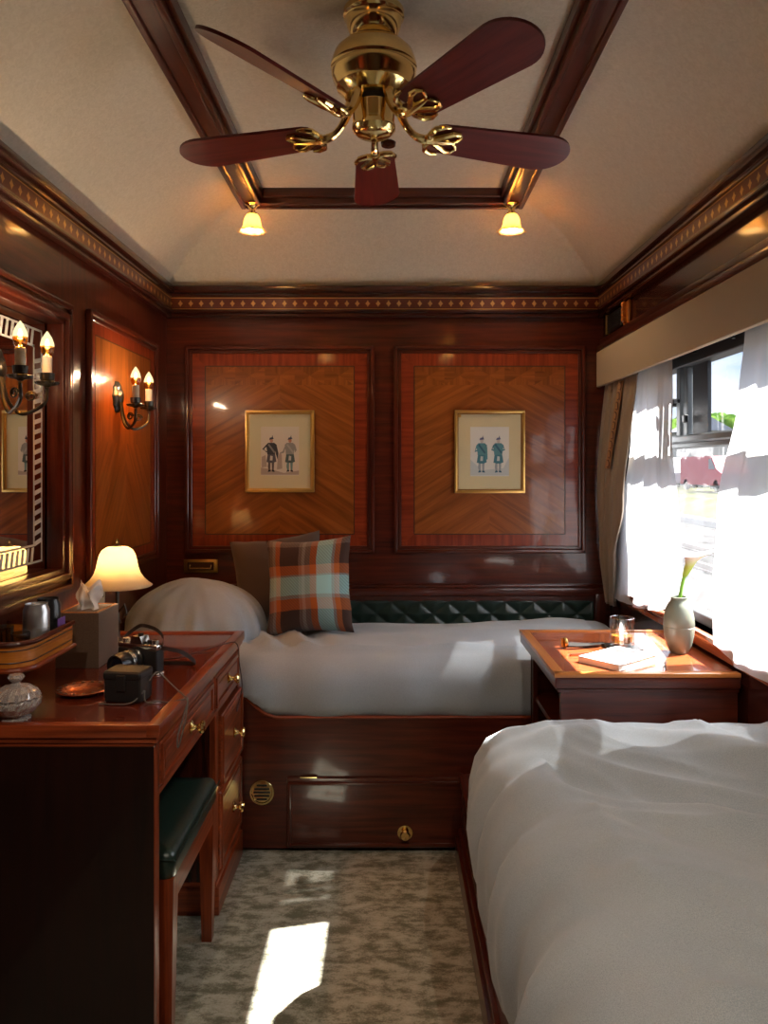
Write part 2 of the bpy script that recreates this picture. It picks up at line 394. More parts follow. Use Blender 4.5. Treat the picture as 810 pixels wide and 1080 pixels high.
def veneer_panel(parent, x0, x1, z0, z1, axis, pos, sgn):
    """field of chevron veneer, crossbanded red border, inlay line, raised moulding. axis 'y' (back wall) or 'x' (side wall)"""
    def W(a, z, d):                # a along wall, d out of wall
        return (a, pos-d, z) if axis == 'y' else (pos+sgn*d, a, z)
    def poly(mb, pts, ang, mi, off=None):
        off = off or (random.random()*5, random.random()*5)
        c, s_ = math.cos(ang), math.sin(ang)
        mb.add([W(a, z, .004) for a, z in pts], [list(range(len(pts)))], uvs=[[(a*c+z*s_+off[0], -a*s_+z*c+off[1]) for a, z in pts]], mi=mi)
    bw = .062*(1 if axis == 'y' else .75)
    mb = MB()
    # border
    f0, f1, g0, g1 = x0+bw, x1-bw, z0+bw*.9, z1-bw
    poly(mb, [(x0, z1), (x1, z1), (f1, g1), (f0, g1)], PI/2, 2); poly(mb, [(x0, z0), (f0, g0), (f1, g0), (x1, z0)], PI/2, 2)
    poly(mb, [(x0, z0), (x0, z1), (f0, g1), (f0, g0)], 0, 2); poly(mb, [(x1, z0), (f1, g0), (f1, g1), (x1, z1)], 0, 2)
    # field: top strip of quartered squares, then chevrons rising to the centre
    zc = (z0+z1)/2+.02; cx = (x0+x1)/2; st = g1-.085*(1 if axis == 'y' else 0)
    if axis == 'y':
        n = 5; w = (f1-f0)/n
        for i in range(n):
            a0, a1 = f0+i*w, f0+(i+1)*w; mx_, mz = (a0+a1)/2, (st+g1)/2
            poly(mb, [(a0, st), (a1, st), (mx_, mz)], PI/2, 0); poly(mb, [(a0, g1), (mx_, mz), (a1, g1)], PI/2, 1)
            poly(mb, [(a0, st), (mx_, mz), (a0, g1)], 0, 1); poly(mb, [(a1, st), (a1, g1), (mx_, mz)], 0, 0)
    else: st = g1
    zb = zc-.0
    # upper part: nested straight grain, lower part: chevrons
    poly(mb, [(f0, zb), (cx, zb+.0), (cx, st), (f0, st)], math.radians(28 if axis == 'y' else 88), 0)
    poly(mb, [(cx, zb), (f1, zb), (f1, st), (cx, st)], math.radians(-28 if axis == 'y' else 92), 0)
    poly(mb, [(f0, g0), (cx, g0), (cx, zb), (f0, zb)], math.radians(32 if axis == 'y' else 55), 0)
    poly(mb, [(cx, g0), (f1, g0), (f1, zb), (cx, zb)], math.radians(-32 if axis == 'y' else -55), 0)
    mb.build('veneer_field', [M['veneer'], M['veneer_b'], M['border']], parent, smooth=0, fix=False)
    def bar(mb, a0, a1, b0, b1, d0, d1, bev=0):
        if axis == 'y': mb.box(a0, a1, pos-d1, pos-d0, b0, b1, bev, seg=3)
        else:
            q = sorted((pos+sgn*d0, pos+sgn*d1)); mb.box(q[0], q[1], a0, a1, b0, b1, bev, seg=3)
    mb = MB(); t = .0022
    for (a0, a1, b0, b1) in ((f0, f1, g0-t, g0+t), (f0, f1, g1-t, g1+t), (f0-t, f0+t, g0, g1), (f1-t, f1+t, g0, g1)): bar(mb, a0, a1, b0, b1, .003, .0048)
    mb.build('inlay_line', M['line'], parent, smooth=0)
    mb = MB()
    for e, w, d in ((.030, .018, .020), (.013, .016, .012)):
        a0, a1, b0, b1 = x0-e, x1+e, z0-e, z1+e
        bar(mb, a0, a1, b0, b0+w, 0, d, .006); bar(mb, a0, a1, b1-w, b1, 0, d, .006)
        bar(mb, a0, a0+w, b0, b1, 0, d, .006); bar(mb, a1-w, a1, b0, b1, 0, d, .006)
    mb.build('panel_moulding', M['mahog'], parent)

for px0, px1 in ((201, 389), (421, 611)):
    veneer_panel(wb, P2(px0+1.5, YB), P2(px1-1, YB), .985, PZ(372, YB), 'y', YB, -1)
# shallow back-wall stiles and ledge rail
m = MB()
m.box(XL, XR, YB-.035, YB, .765, .80, .006, seg=2); m.box(XL, XR, YB-.022, YB, .80, .815, .005, seg=2); m.box(XL, XR, YB-.02, YB, .735, .765, .004)
struct(m.build('trim_1', M['mahog'], smooth=35), 'mahogany ledge moulding running above the leather bolster board', 'moulding')

# left wall with a recess for the mirror
MY0, MY1, MZ0, MZ1 = 1.10, 2.365, 1.015, 1.80
m = MB()
m.box(XL-.1, XL, YF-.1, MY0, 0, 2.5, grain=2); m.box(XL-.1, XL, MY1, YB+.1, 0, 2.5, grain=2)
m.box(XL-.1, XL, MY0, MY1, 0, MZ0, grain=1); m.box(XL-.1, XL, MY0, MY1, MZ1, 2.5, grain=1); m.box(XL-.1, XL-.06, MY0, MY1, MZ0, MZ1, grain=1)
wl = struct(m.build('wall_left', M['mahog'], smooth=0), 'mahogany side wall carrying the mirror and an inlaid panel', 'wall')
veneer_panel(wl, 2.60, 3.30, .985, 1.845, 'x', XL, 1)
m = MB()
m.box(XL-.1, XR+.1, YF-.1, YF, 0, 2.5, grain=0)
struct(m.build('wall_front', M['mahog'], smooth=0), 'plain mahogany wall behind the viewer', 'wall')

# right wall pieces around the window opening
WX = 1.06; WY0, WY1, WZ0, WZ1 = 1.42, 3.22, .82, 1.76
m = MB()
m.box(XR, 1.14, YF-.1, YB+.1, 0, WZ0, grain=1); m.box(XR, 1.14, YF-.1, WY0, WZ0, WZ1, grain=2); m.box(XR, 1.14, WY1, YB+.1, WZ0, WZ1, grain=2)
m.box(.968, 1.14, YF-.1, YB+.1, 1.86, 2.5, grain=1); m.box(XR, 1.14, YF-.1, YB+.1, WZ1, 1.87, grain=1)
wr = struct(m.build('wall_right', M['mahog_dark'], smooth=0), 'dark mahogany wall around the cabin window', 'wall')
m = MB(); m.box(.935, .972, YF, YB, 1.868, 1.895, .008, seg=3); m.box(.950, .972, YF, YB, 1.895, 1.925, .006, seg=2)
struct(m.build('trim_2', M['mahog']), 'stepped mahogany moulding above the fabric pelmet', 'moulding')

# cornice with marquetry frieze on three sides
def cornice(name, axis, pos, sgn, a0, a1, label):
    def bx(mb, d0, d1, z0, z1, bev):
        if axis == 'y': q = sorted((pos+sgn*d0, pos+sgn*d1)); mb.box(a0, a1, q[0], q[1], z0, z1, bev, seg=3)
        else: q = sorted((pos+sgn*d0, pos+sgn*d1)); mb.box(q[0], q[1], a0, a1, z0, z1, bev, seg=3)
    mb = MB(); bx(mb, 0, .050, 2.130, 2.162, .010); bx(mb, 0, .036, 2.112, 2.134, .006); bx(mb, 0, .026, 2.05, 2.12, 0)
    bx(mb, 0, .044, 2.040, 2.056, .007); bx(mb, 0, .032, 2.022, 2.042, .006)
    o = struct(mb.build(name, M['mahog_dark']), label, 'cornice')
    mb = MB(); L = a1-a0
    fn = (lambda u, v: (a0+u*L, pos+sgn*.0275, 2.056+v*.057)) if axis == 'y' else (lambda u, v: (pos+sgn*.0275, a0+u*L, 2.056+v*.057))
    mb.grid(fn, 1, 1, uvf=lambda u, v: (u*L, v)); mb.build('marquetry_band', M['frieze'], o, smooth=0)
cornice('trim_3', 'y', YB, -1, XL, .968, 'cornice with marquetry diamonds across the end wall')
cornice('trim_4', 'x', XL, 1, YF, YB, 'cornice with marquetry diamonds above the mirror wall')
cornice('trim_5', 'x', .968, -1, YF, YB, 'cornice with marquetry diamonds above the window wall')

# ceiling beams (rectangular frame)
def beam_part(mb, x0, x1, y0, y1):
    zc = 2.47
    mb.box(x0, x1, y0, y1, 2.405, zc, .004)
bx0, bx1 = CX-.575, CX+.575; iy = 3.03; oy = 3.145
m = MB()
def frame_rect(mb, e, w, z0, bev):
    x0, x1, y1 = bx0+e, bx1-e, oy-e
    mb.box(x0, x0+w, YF, y1, z0, 2.47, bev, seg=3); mb.box(x1-w, x1, YF, y1, z0, 2.47, bev, seg=3); mb.box(x0+w, x1-w, y1-w, y1, z0, 2.47, bev, seg=3, grain=0)
frame_rect(m, 0, .020, 2.398, .006); frame_rect(m, .018, .060, 2.405, .002); frame_rect(m, .072, .018, 2.392, .007); frame_rect(m, .088, .016, 2.415, .005)
struct(m.build('ceiling_beam', M['mahog']), 'moulded mahogany frame on the ceiling around the fan', 'ceiling beam')

# ------------------------------------------------------------------ window
def window():
    w = bpy.data.objects.new('window_1', None); COL.objects.link(w); w['kind'] = 'structure'; w['label'] = 'grey aluminium train window with a hinged top light'; w['category'] = 'window'
    ORG['window_1'] = Vector((0, 0, 0))
    m = MB(); t = .035
    m.box(WX-.02, WX+.03, WY0, WY1, WZ0, WZ0+t, .004); m.box(WX-.02, WX+.03, WY0, WY0+t, WZ0, WZ1, .004); m.box(WX-.02, WX+.03, WY1-t, WY1, WZ0, WZ1, .004)
    m.box(WX-.018, WX+.03, WY0, WY1, 1.412, 1.432, .004); m.box(WX-.03, WX+.03, WY0, WY1, 1.430, 1.458, .006)
    m.build('window_frame', M['alu_frame'], w)
    m = MB(); m.box(WX-.03, WX+.03, WY0, WY1, 1.70, WZ1, .003); m.build('window_head', M['dark_frame'], w)
    # mullion pair and the tilted top sash with its dark edge strip
    m = MB(); m.box(WX-.02, WX+.012, 2.765, 2.80, 1.455, 1.70, .003); m.box(WX-.012, WX+.01, 2.72, 2.755, 1.455, 1.70, .003)
    m.build('mullion', M['alu_frame'], w)
    m = MB(); m.add([(WX, 2.57, 1.455), (WX, 2.70, 1.455), (WX, 2.70, 1.70), (WX, 2.57, 1.70), (WX+.012, 2.57, 1.455), (WX+.012, 2.70, 1.455), (WX+.012, 2.70, 1.70), (WX+.012, 2.57, 1.70)],
                [[0, 1, 2, 3], [4, 5, 6, 7], [0, 1, 5, 4], [2, 3, 7, 6], [1, 2, 6, 5], [0, 3, 7, 4]])
    m.build('dark_shutter_strip', M['dark_frame'], w)
    m = MB(); m.box(WX-.035, WX-.01, 2.80, 2.845, 1.565, 1.595, .004); m.box(WX-.03, WX-.02, 2.76, 2.81, 1.575, 1.588, .002); m.box(WX-.03, WX-.012, 2.70, 2.722, 1.50, 1.53, .004)
    m.build('latch', M['black'], w)
    for z0, z1 in ((WZ0+.03, 1.415), (1.455, 1.705)):
        m = MB(); m.add([(WX+.008, WY0+.03, z0), (WX+.008, WY1-.03, z0), (WX+.008, WY1-.03, z1), (WX+.008, WY0+.03, z1)], [[0, 1, 2, 3]]); m.build('pane', M['glass'], w, smooth=0)
    m = MB(); m.box(XR-.022, XR+.045, WY0-.05, WY1+.05, .797, .82, .006, seg=2); m.box(XR-.010, XR+.002, WY0-.05, WY1+.05, .765, .797, .004)
    m.build('window_sill', M['table_wood'], w)
    m = MB(); m.box(XR, XR+.045, WY0-.02, WY0, WZ0, WZ1); m.box(XR, XR+.045, WY1, WY1+.02, WZ0, WZ1)
    m.build('reveal', M['mahog'], w)
window()

# ------------------------------------------------------------------ pelmet, rail, curtains
m = MB(); 
t = thing('pelmet', 'beige fabric-covered box pelmet over the window curtains', 'pelmet', (.955, 2.2, 1.71))
m.box(.935, .953, .5, YB-.004, 1.708, 1.867, .006, seg=3); m.build('fabric_face', M['pelmet'], t)
m = MB(); m.box(.953, .998, .5, YB-.004, 1.838, 1.856, .002); m.build('top_board', M['mahog_dark'], t)
t = thing('curtain_rail', 'dark metal curtain rail under the beige pelmet', 'curtain rail', (.98, 2.2, 1.72))
m = MB(); m.box(.972, .990, .55, YB-.02, 1.725, 1.74, .003); m.build('track', M['dark_frame'], t)
m = MB(); m.box(.9565, .962, .55, YB-.02, 1.712, 1.722, .001); m.build('front_track', M['steel'], t)
for i in range(10):
    m = MB(); m.lathe([(0, 0), (.006, 0), (.006, .012), (0, .012)], (.981, .8+i*.28, 1.712), 8); m.build('glider', M['black'], t)

def curtain(rows, x0, amp, nf, seed, hem, nu=110, nv=44, lean=0, bulge=0):
    """rows: (z, y0, y1) from the top; hem(u) extra drop at the bottom"""
    ta = [(-r[0], r[1]) for r in rows]; tb = [(-r[0], r[2]) for r in rows]; zt, zb = rows[0][0], rows[-1][0]
    def fn(u, v):
        z = zt+(zb-zt)*v; y0 = interp(ta, -z); y1 = interp(tb, -z)
        y = y0+(y1-y0)*u+.012*nz(u*5, z*2, seed)*v
        ph = 2*PI*nf*(u+.05*nz(u*3, z*.8, seed+3)); a = amp*(.65+.5*nz(u*4, 0, seed+9))*(.75+.35*v)
        x = x0+a*math.sin(ph)+.35*a*math.sin(2.3*ph+seed)+.008*nz(u*7, z*4, seed+1)+lean*v-bulge*math.sin(PI*v)
        return (x, y, z+hem(u)*v**6)
    mb = MB(); mb.grid(fn, nu, nv); return mb
t = thing('sheer_curtain', 'white sheer curtain beside the taupe drape, hanging behind the whisky glass', 'curtain', (.97, 3.0, .78))
curtain([(1.735, 2.66, 3.06), (1.45, 2.66, 3.12), (1.1, 2.58, 3.28), (.93, 2.56, 3.36), (.79, 2.66, 3.40)], .972, .009, 3.4, 2, lambda u: .07*(1-u)**3-.015*u).build('curtain_panel', M['sheer'], t, smooth=180, fix=False)
t = thing('sheer_curtain', 'white sheer curtain at the near side of the vase, touching the table corner', 'curtain', (.97, 2.0, .76))
curtain([(1.735, 1.20, 2.10), (1.55, 1.20, 2.14), (1.2, 1.20, 2.28), (.95, 1.20, 2.31), (.785, 1.20, 2.30)], .968, .010, 4.6, 11, lambda u: -.0*(1-u)+.03*max(0, u-.9)*10*u-.0).build('curtain_panel', M['sheer'], t, smooth=180, fix=False)
t = thing('drape', 'taupe drape with an embroidered braid in the corner behind the sheer', 'curtain', (.95, 3.35, .75))
rows = [(1.735, 3.02, 3.47), (1.5, 3.03, 3.475), (1.2, 3.10, 3.48), (.95, 3.26, 3.475), (.74, 3.34, 3.46)]
curtain(rows, .972, .013, 3.0, 5, lambda u: 0, 60, 40, bulge=.035).build('drape_panel', M['taupe'], t, smooth=180, fix=False, solid=.003)
mb = MB(); 
def bf(u, v):
    z = 1.70-v*.36; y = 3.14+.12*v+u*.06
    return (.950+.004*math.sin(u*6)-.022*v, y, z)
mb.grid(bf, 6, 20); br = mb.build('embroidered_braid', M['braid_bg'], t, smooth=60, fix=False, solid=.003)
mb = MB()
for k in range(9):
    v = (k+.5)/9; c = Vector(bf(.5, v)); pts = [c+Vector((-.003, .017*math.cos(a), .016*math.sin(a))) for a in [2*PI*i/12 for i in range(13)]]
    mb.tube(pts, .0022, 5, cap=False)
mb.build('braid_loops', M['braid'], br)

t = thing('drape', 'taupe drape gathered at the near end of the window beyond the vase', 'curtain', (.95, 1.5, .75))
curtain([(1.735, 1.30, 1.86), (1.2, 1.30, 1.86), (.735, 1.32, 1.84)], .968, .012, 6, 8, lambda u: 0, 60, 30, bulge=.03).build('drape_panel', M['taupe'], t, smooth=180, fix=False, solid=.003)
# small grille and carved bracket on the dark band above the pelmet
t = thing('wall_grille', 'small dark grille with a brass edge high on the window wall', 'vent', (.966, 3.33, 1.99))
m = MB(); m.box(.958, .968, 3.20, 3.40, 1.935, 2.015, .003); m.build('grille_plate', M['black'], t)
m = MB()
for i in range(7): m.box(.954, .960, 3.215, 3.385, 1.945+i*.0095, 1.949+i*.0095)
m.build('louvres', M['dark_frame'], t)
m = MB(); m.box(.952, .968, 3.40, 3.406, 1.932, 2.018, .001); m.build('brass_edge', M['brass_dull'], t)
t = thing('carved_bracket', 'small golden carved wood scroll beside the high grille', 'bracket', (.966, 3.13, 1.99))
m = MB(); m.box(.955, .968, 3.09, 3.165, 1.928, 2.02, .003); m.build('backing', M['tray_orange'], t)
m = MB()
for i in range(4): m.lathe([(0, -.012), (.012, -.010), (.016, 0), (.012, .010), (0, .012)], (.952, 3.127, 1.945+i*.02), 12, 'y')
m.build('scroll', M['tray_orange'], t)

# ------------------------------------------------------------------ ceiling fan
FX, FY = -.041, 1.87
fan = thing('ceiling_fan', 'polished brass ceiling fan with five dark red blades', 'ceiling fan', (FX, FY, 2.45))
c = (FX, FY, 0)
m = MB(); m.lathe([(0, 2.455), (.070, 2.455), (.074, 2.450), (.074, 2.436), (.070, 2.432), (.067, 2.428), (.066, 2.415), (.058, 2.395), (.046, 2.383), (.03, 2.378), (0, 2.378)], c, 48); m.build('ceiling_canopy', M['brass'], fan)
m = MB(); m.lathe([(.016, 2.40), (.016, 2.36)], c, 20); m.build('down_rod', M['brass'], fan)
m = MB(); m.lathe([(0, 2.382), (.03, 2.382), (.045, 2.378), (.075, 2.366), (.096, 2.345), (.104, 2.322), (.105, 2.312), (.101, 2.306), (.101, 2.300), (.103, 2.296), (.100, 2.285), (.092, 2.270), (.090, 2.262), (.078, 2.252), (.070, 2.240), (.055, 2.236), (0, 2.236)], c, 56); mh = m.build('motor_housing', M['brass'], fan)
m = MB(); m.lathe([(.048, 2.24), (.048, 2.222), (.044, 2.218)], c, 32); m.build('dark_collar', M['black'], fan)
m = MB(); m.lathe([(.040, 2.225), (.050, 2.222), (.051, 2.175), (.053, 2.172), (.053, 2.164), (.046, 2.155), (.040, 2.150), (.018, 2.146), (.008, 2.143), (.008, 2.136), (.004, 2.13), (0, 2.13)], c, 40); m.build('switch_housing', M['brass'], fan)
m = MB(); m.box(FX-.012, FX+.012, FY-.0545, FY-.049, 2.178, 2.218, .002); m.build('switch_plate', M['brass_dull'], fan)
def blade_outline():
    pts = []
    r0, r1 = .150, .533; w0, w1 = .051, .069
    pts += [(r0, -w0+.018), (r0+.006, -w0+.006), (r0+.02, -w0)]
    for i in range(1, 9): pts.append((r0+.02+(r1-.075-r0-.02)*i/8, -w0-(w1-w0)*i/8))
    for i in range(1, 16):
        a = -PI/2+PI*i/16; pts.append((r1-.075+.075*math.cos(a), w1*math.sin(a)))
    for i in range(8, -1, -1): pts.append((r0+.02+(r1-.075-r0-.02)*i/8, w0+(w1-w0)*i/8))
    pts += [(r0+.006, w0-.006), (r0, w0-.018)]
    return pts
for k in range(5):
    th = math.radians(90+72*k); pit = math.radians((10, -5, 27, 13, 13)[k])
    R = Matrix.Rotation(th, 4, 'Z') @ Matrix.Rotation(-pit, 4, 'X'); T = Matrix.Translation((FX, FY, 2.162)) @ R
    m = MB(); m.prism(blade_outline(), 'z', 0, .007, grain=0)
    for v in m.v: v.xyz = T @ v
    bl = m.build('blade', M['blade'], fan, smooth=30)
    m = MB()
    T2 = T
    # blade iron: pronged brass bracket under the blade, arm curving up to the motor
    for s_ in (-1, 1):
        m.tube([(.150, s_*.004, -.004), (.172, s_*.018, -.005), (.195, s_*.034, -.005), (.213, s_*.034, -.005), (.222, s_*.024, -.004)], [.009, .0085, .008, .006, .003], 8)
        m.tube([(.148, s_*.003, -.004), (.140, s_*.022, -.004), (.147, s_*.042, -.004), (.165, s_*.052, -.004), (.182, s_*.052, -.003)], [.009, .008, .0075, .006, .003], 8)
        m.tube([(.222, s_*.024, -.004), (.216, s_*.010, -.004), (.205, s_*.002, -.004)], [.0045, .005, .004], 8)
    m.tube([(.135, 0, -.004), (.175, 0, -.005), (.212, 0, -.004)], [.013, .009, .004], 8)
    for v in m.v: v.xyz = T2 @ v
    R0 = Matrix.Translation((FX, FY, 0)) @ Matrix.Rotation(th, 4, 'Z')
    pp = bez((.058, 0, 2.240), (.075, 0, 2.19), (.095, 0, 2.150), (.145, 0, 2.158), 12)
    m.tube([R0 @ p for p in pp], [.013, .013, .012, .011, .010, .009, .009, .009, .009, .010, .011, .011, .010], 10)
    m.build('blade_iron', M['brass'], bl)
m = MB(); m.lathe([(0, 0), (.018, .002), (.020, .010), (.012, .016), (0, .017)], (FX+.035, FY+.09, 2.16), 16); m.build('reverse_knob', M['mahog_dark'], fan)

# ------------------------------------------------------------------ lights helper
def point(name, loc, power, col, r=.012):
    l = bpy.data.lights.new(name, 'POINT'); l.energy = power; l.color = col; l.shadow_soft_size = r
    o = bpy.data.objects.new(name, l); COL.objects.link(o); o.location = loc; return o
WARM = (1, .72, .46)

# ceiling spots at the frame corners (plus an unseen pair at the frame's other end, added as fill)
NEU = (1, .84, .66)
def spot(x, y, label, pw=4.5, col=WARM):
    t = thing('ceiling_spotlight', label, 'light', (x, y, 2.40), group='tulip ceiling lights on the beam frame')
    c = (x, y, 0)
    m = MB(); m.lathe([(0, 2.405), (.030, 2.405), (.030, 2.398), (.020, 2.392), (.013, 2.38), (.013, 2.368), (.020, 2.364), (.020, 2.356), (0, 2.356)], c, 24); m.build('brass_base', M['brass'], t)
    m = MB(); m.lathe([(.018, 2.360), (.026, 2.350), (.032, 2.335), (.034, 2.318), (.038, 2.305), (.050, 2.292), (.056, 2.288)], c, 48, fl=lambda a, i: 1+(.10*math.cos(8*a))*max(0, (i-3)/3)); m.build('tulip_shade', M['tulip'], t, fix=False, solid=.0015)
    m = MB(); m.lathe([(0, 2.356), (.012, 2.350), (.019, 2.33), (.019, 2.318), (.012, 2.306), (0, 2.302)], c, 20); m.build('bulb', M['bulb'], t)
    point('light', (x, y, 2.325), pw, col)
spot(-.555, 3.085, 'lit amber tulip light on the ceiling frame corner nearest the mirror wall')
spot(.485, 3.085, 'lit amber tulip light on the ceiling frame corner nearest the window wall')
spot(-.555, .35, 'added amber tulip fill light on the ceiling frame near the viewer, mirror side', 30, NEU)
spot(.485, .35, 'added amber tulip fill light on the ceiling frame near the viewer, window side', 30, NEU)

# ------------------------------------------------------------------ framed prints
def ell(cx, cz, rx, rz, n=14): return [(cx+rx*math.cos(2*PI*i/n), cz+rz*math.sin(2*PI*i/n)) for i in range(n)]
def framed(x0, x1, z0, z1, style, label):
    t = thing('framed_print', label, 'picture', ((x0+x1)/2, YB, z0))
    Y0 = YB-.004; w = .013
    m = MB()
    for a0, a1, b0, b1 in ((x0, x1, z0, z0+w), (x0, x1, z1-w, z1), (x0, x0+w, z0+w*.6, z1-w*.6), (x1-w, x1, z0+w*.6, z1-w*.6)): m.box(a0, a1, Y0-.022, Y0, b0, b1, .004, seg=2)
    m.build('frame', M['gold'], t)
    m = MB(); i = .010; w2 = .008
    for a0, a1, b0, b1 in ((x0+i, x1-i, z0+i, z0+i+w2), (x0+i, x1-i, z1-i-w2, z1-i), (x0+i, x0+i+w2, z0+i, z1-i), (x1-i-w2, x1-i, z0+i, z1-i)): m.box(a0, a1, Y0-.016, Y0-.002, b0, b1, .002)
    m.build('inner_slip', M['gold_dk'] if style else M['gold'], t)
    m = MB(); m.box(x0+.012, x1-.012, Y0-.010, Y0-.004, z0+.012, z1-.012); m.build('mat_board', M['mat'], t)
    W, H = x1-x0, z1-z0; a0, a1, b0, b1 = x0+W*.225, x0+W*.775, z0+H*.205, z0+H*.80
    m = MB(); m.box(a0, a1, Y0-.0108, Y0-.008, b0, b1); pr = m.build('print', M['paper'] if not style else M['paper_b'], t)
    w, h = a1-a0, b1-b0
    def fig(cx, pals, arms):
        """small standing figure in kilted dress; pals (jacket, kilt, leg, skin, cap, sporran)"""
        s_ = h*.0088
        cols = {}
        def S(k, pts, lift):
            cols.setdefault(k, MB()).prism([(a0+cx*w+px*s_*1.0, b0+h*.08+pz*s_) for px, pz in pts], 'y', Y0-.0112-lift*.0001, Y0-.0105)
        S('leg', [(-6, 2), (-2, 2), (-1.5, 22), (-6, 26), (-8, 12)], 0); S('leg', [(2, 2), (6, 2), (7, 22), (1, 22)], 0)
        S('shoe', [(-8, -1), (-1, 0), (-1, 3), (-6, 4)], 1); S('shoe', [(1, 0), (8, -1), (7, 3), (2, 4)], 1)
        S('kilt', [(-11, 22), (-3, 20), (5, 20), (12, 23), (9, 42), (-8, 42)], 2)
        S('jacket', [(-9, 40), (9, 40), (11, 54), (13, 62), (7, 67), (-7, 67), (-12, 62), (-10, 50)], 3)
        for arm in arms: S('jacket', arm, 4)
        S('sporran', [(-3, 26), (3, 26), (3.5, 36), (-2, 37)], 5); S('sash', [(-8, 62), (-5, 65), (9, 46), (7, 42)], 5)
        S('skin', ell(.5, 72, 3.8, 5), 6); S('cap', [(-5, 74), (-3, 79), (4, 80), (6, 76), (2, 75)], 7); S('cap', [(1, 79), (3, 85), (4, 79)], 7)
        for k, mb in cols.items(): mb.build({'leg': 'stockings', 'shoe': 'shoes', 'skin': 'face'}.get(k, k), pals[k], pr, smooth=0)
    def C(n, c): return simple(n, c, .9)
    if not style:
        g = C('print shadow tone', (.42, .33, .27)); mb = MB(); mb.prism([(a0, b0+.003), (a1, b0+.003), (a1, b0+h*.1), (a0+w*.6, b0+h*.05), (a0+w*.3, b0+h*.12), (a0, b0+h*.16)], 'y', Y0-.0111, Y0-.0105); 
        mb.prism([(a0+w*.02, b0+h*.16), (a0+w*.16, b0+h*.18), (a0+w*.12, b0+h*.42), (a0+w*.02, b0+h*.38)], 'y', Y0-.0111, Y0-.0105)
        mb.prism([(a0+w*.42, b0+h*.12), (a0+w*.56, b0+h*.14), (a0+w*.55, b0+h*.42), (a0+w*.50, b0+h*.48), (a0+w*.44, b0+h*.36)], 'y', Y0-.0111, Y0-.0105); mb.build('ground_wash', g, pr, smooth=0)
        p1 = dict(leg=C('hose dark', (.13, .10, .09)), shoe=C('ink', (.03, .03, .03)), kilt=C('dark tartan', (.10, .09, .10)), jacket=C('ink jacket', (.05, .05, .055)), sporran=C('pale sporran', (.6, .55, .45)), sash=C('grey sash', (.22, .21, .2)), skin=C('flesh', (.50, .26, .18)), cap=C('ink cap', (.06, .06, .08)))
        p2 = dict(leg=C('green hose', (.16, .26, .24)), shoe=C('ink b', (.06, .05, .05)), kilt=C('green tartan', (.09, .12, .11)), jacket=C('grey jacket', (.30, .28, .25)), sporran=C('sporran b', (.5, .47, .42)), sash=C('sash b', (.40, .37, .32)), skin=C('flesh b', (.50, .22, .14)), cap=p1['cap'])
        fig(.27, p1, [[(-12, 62), (-9, 60), (-17, 52), (-11, 44), (-9, 46), (-21, 52)], [(9, 62), (13, 60), (17, 42), (15, 28), (11, 40)]]); fig(.76, p2, [[(-9, 62), (-12, 58), (-16, 48), (-22, 44), (-22, 41), (-13, 44)], [(9, 62), (13, 60), (16, 50), (12, 44)]])
    else:
        mb = MB(); mb.prism([(a0, b0+.003), (a1, b0+.003), (a1, b0+h*.38), (a0+w*.85, b0+h*.16), (a0+w*.3, b0+h*.12), (a0, b0+h*.34)], 'y', Y0-.0111, Y0-.0105); mb.build('ground_wash', C('blue wash', (.50, .55, .55)), pr, smooth=0)
        tl = C('teal wash', (.07, .20, .25)); td = C('deep teal', (.05, .13, .19)); pale = C('pale', (.5, .56, .55))
        p = dict(leg=C('grey hose', (.30, .34, .36)), shoe=td, kilt=tl, jacket=C('teal jacket', (.10, .25, .29)), sporran=pale, sash=td, skin=C('pale face', (.52, .46, .42)), cap=C('cap blue', (.14, .15, .25)))
        fig(.29, p, [[(-12, 62), (-9, 60), (-14, 50), (-4, 54), (-6, 50), (-16, 46)], [(9, 62), (13, 58), (14, 30), (9, 28)]]); fig(.72, p, [[(-12, 62), (-9, 60), (-14, 54), (-4, 50), (-6, 47), (-16, 51)], [(12, 62), (9, 60), (14, 54), (4, 50), (6, 47), (16, 51)]])
        mb = MB(); mb.box(x0+.016, x0+.030, Y0-.0112, Y0-.0095, z1-.032, z1-.016); mb.build('gold_sticker', M['gold'], t)
    return t
framed(P2(259.5, YB), P2(332, YB), PZ(519, YB), PZ(433, YB), 0, 'gilt-framed print of two men in dark highland dress')
framed(P2(479, YB), P2(553, YB), PZ(520, YB), PZ(433, YB), 1, 'gilt-framed print of two figures in blue-washed highland dress')

# brass recessed handle low on the back wall
t = thing('recessed_handle', 'rectangular brass recessed handle on the wall above the pillow', 'handle', (P2(212, YB), YB, .89))
hx0, hx1, hz0, hz1 = P2(194, YB), P2(230, YB), PZ(604, YB), PZ(590, YB)
m = MB(); m.box(hx0, hx1, YB-.006, YB, hz0, hz1, .003, seg=2); m.build('plate', M['brass_dull'], t)
m = MB(); m.box(hx0+.018, hx1-.018, YB-.0075, YB-.004, hz0+.012, hz1-.012); m.build('recess', M['line'], t)
m = MB(); m.tube([(hx0+.03, YB-.007, hz0+.035), (hx0+.03, YB-.016, hz0+.022), (hx1-.03, YB-.016, hz0+.022), (hx1-.03, YB-.007, hz0+.035)], .004, 8); m.build('pull', M['brass'], t)

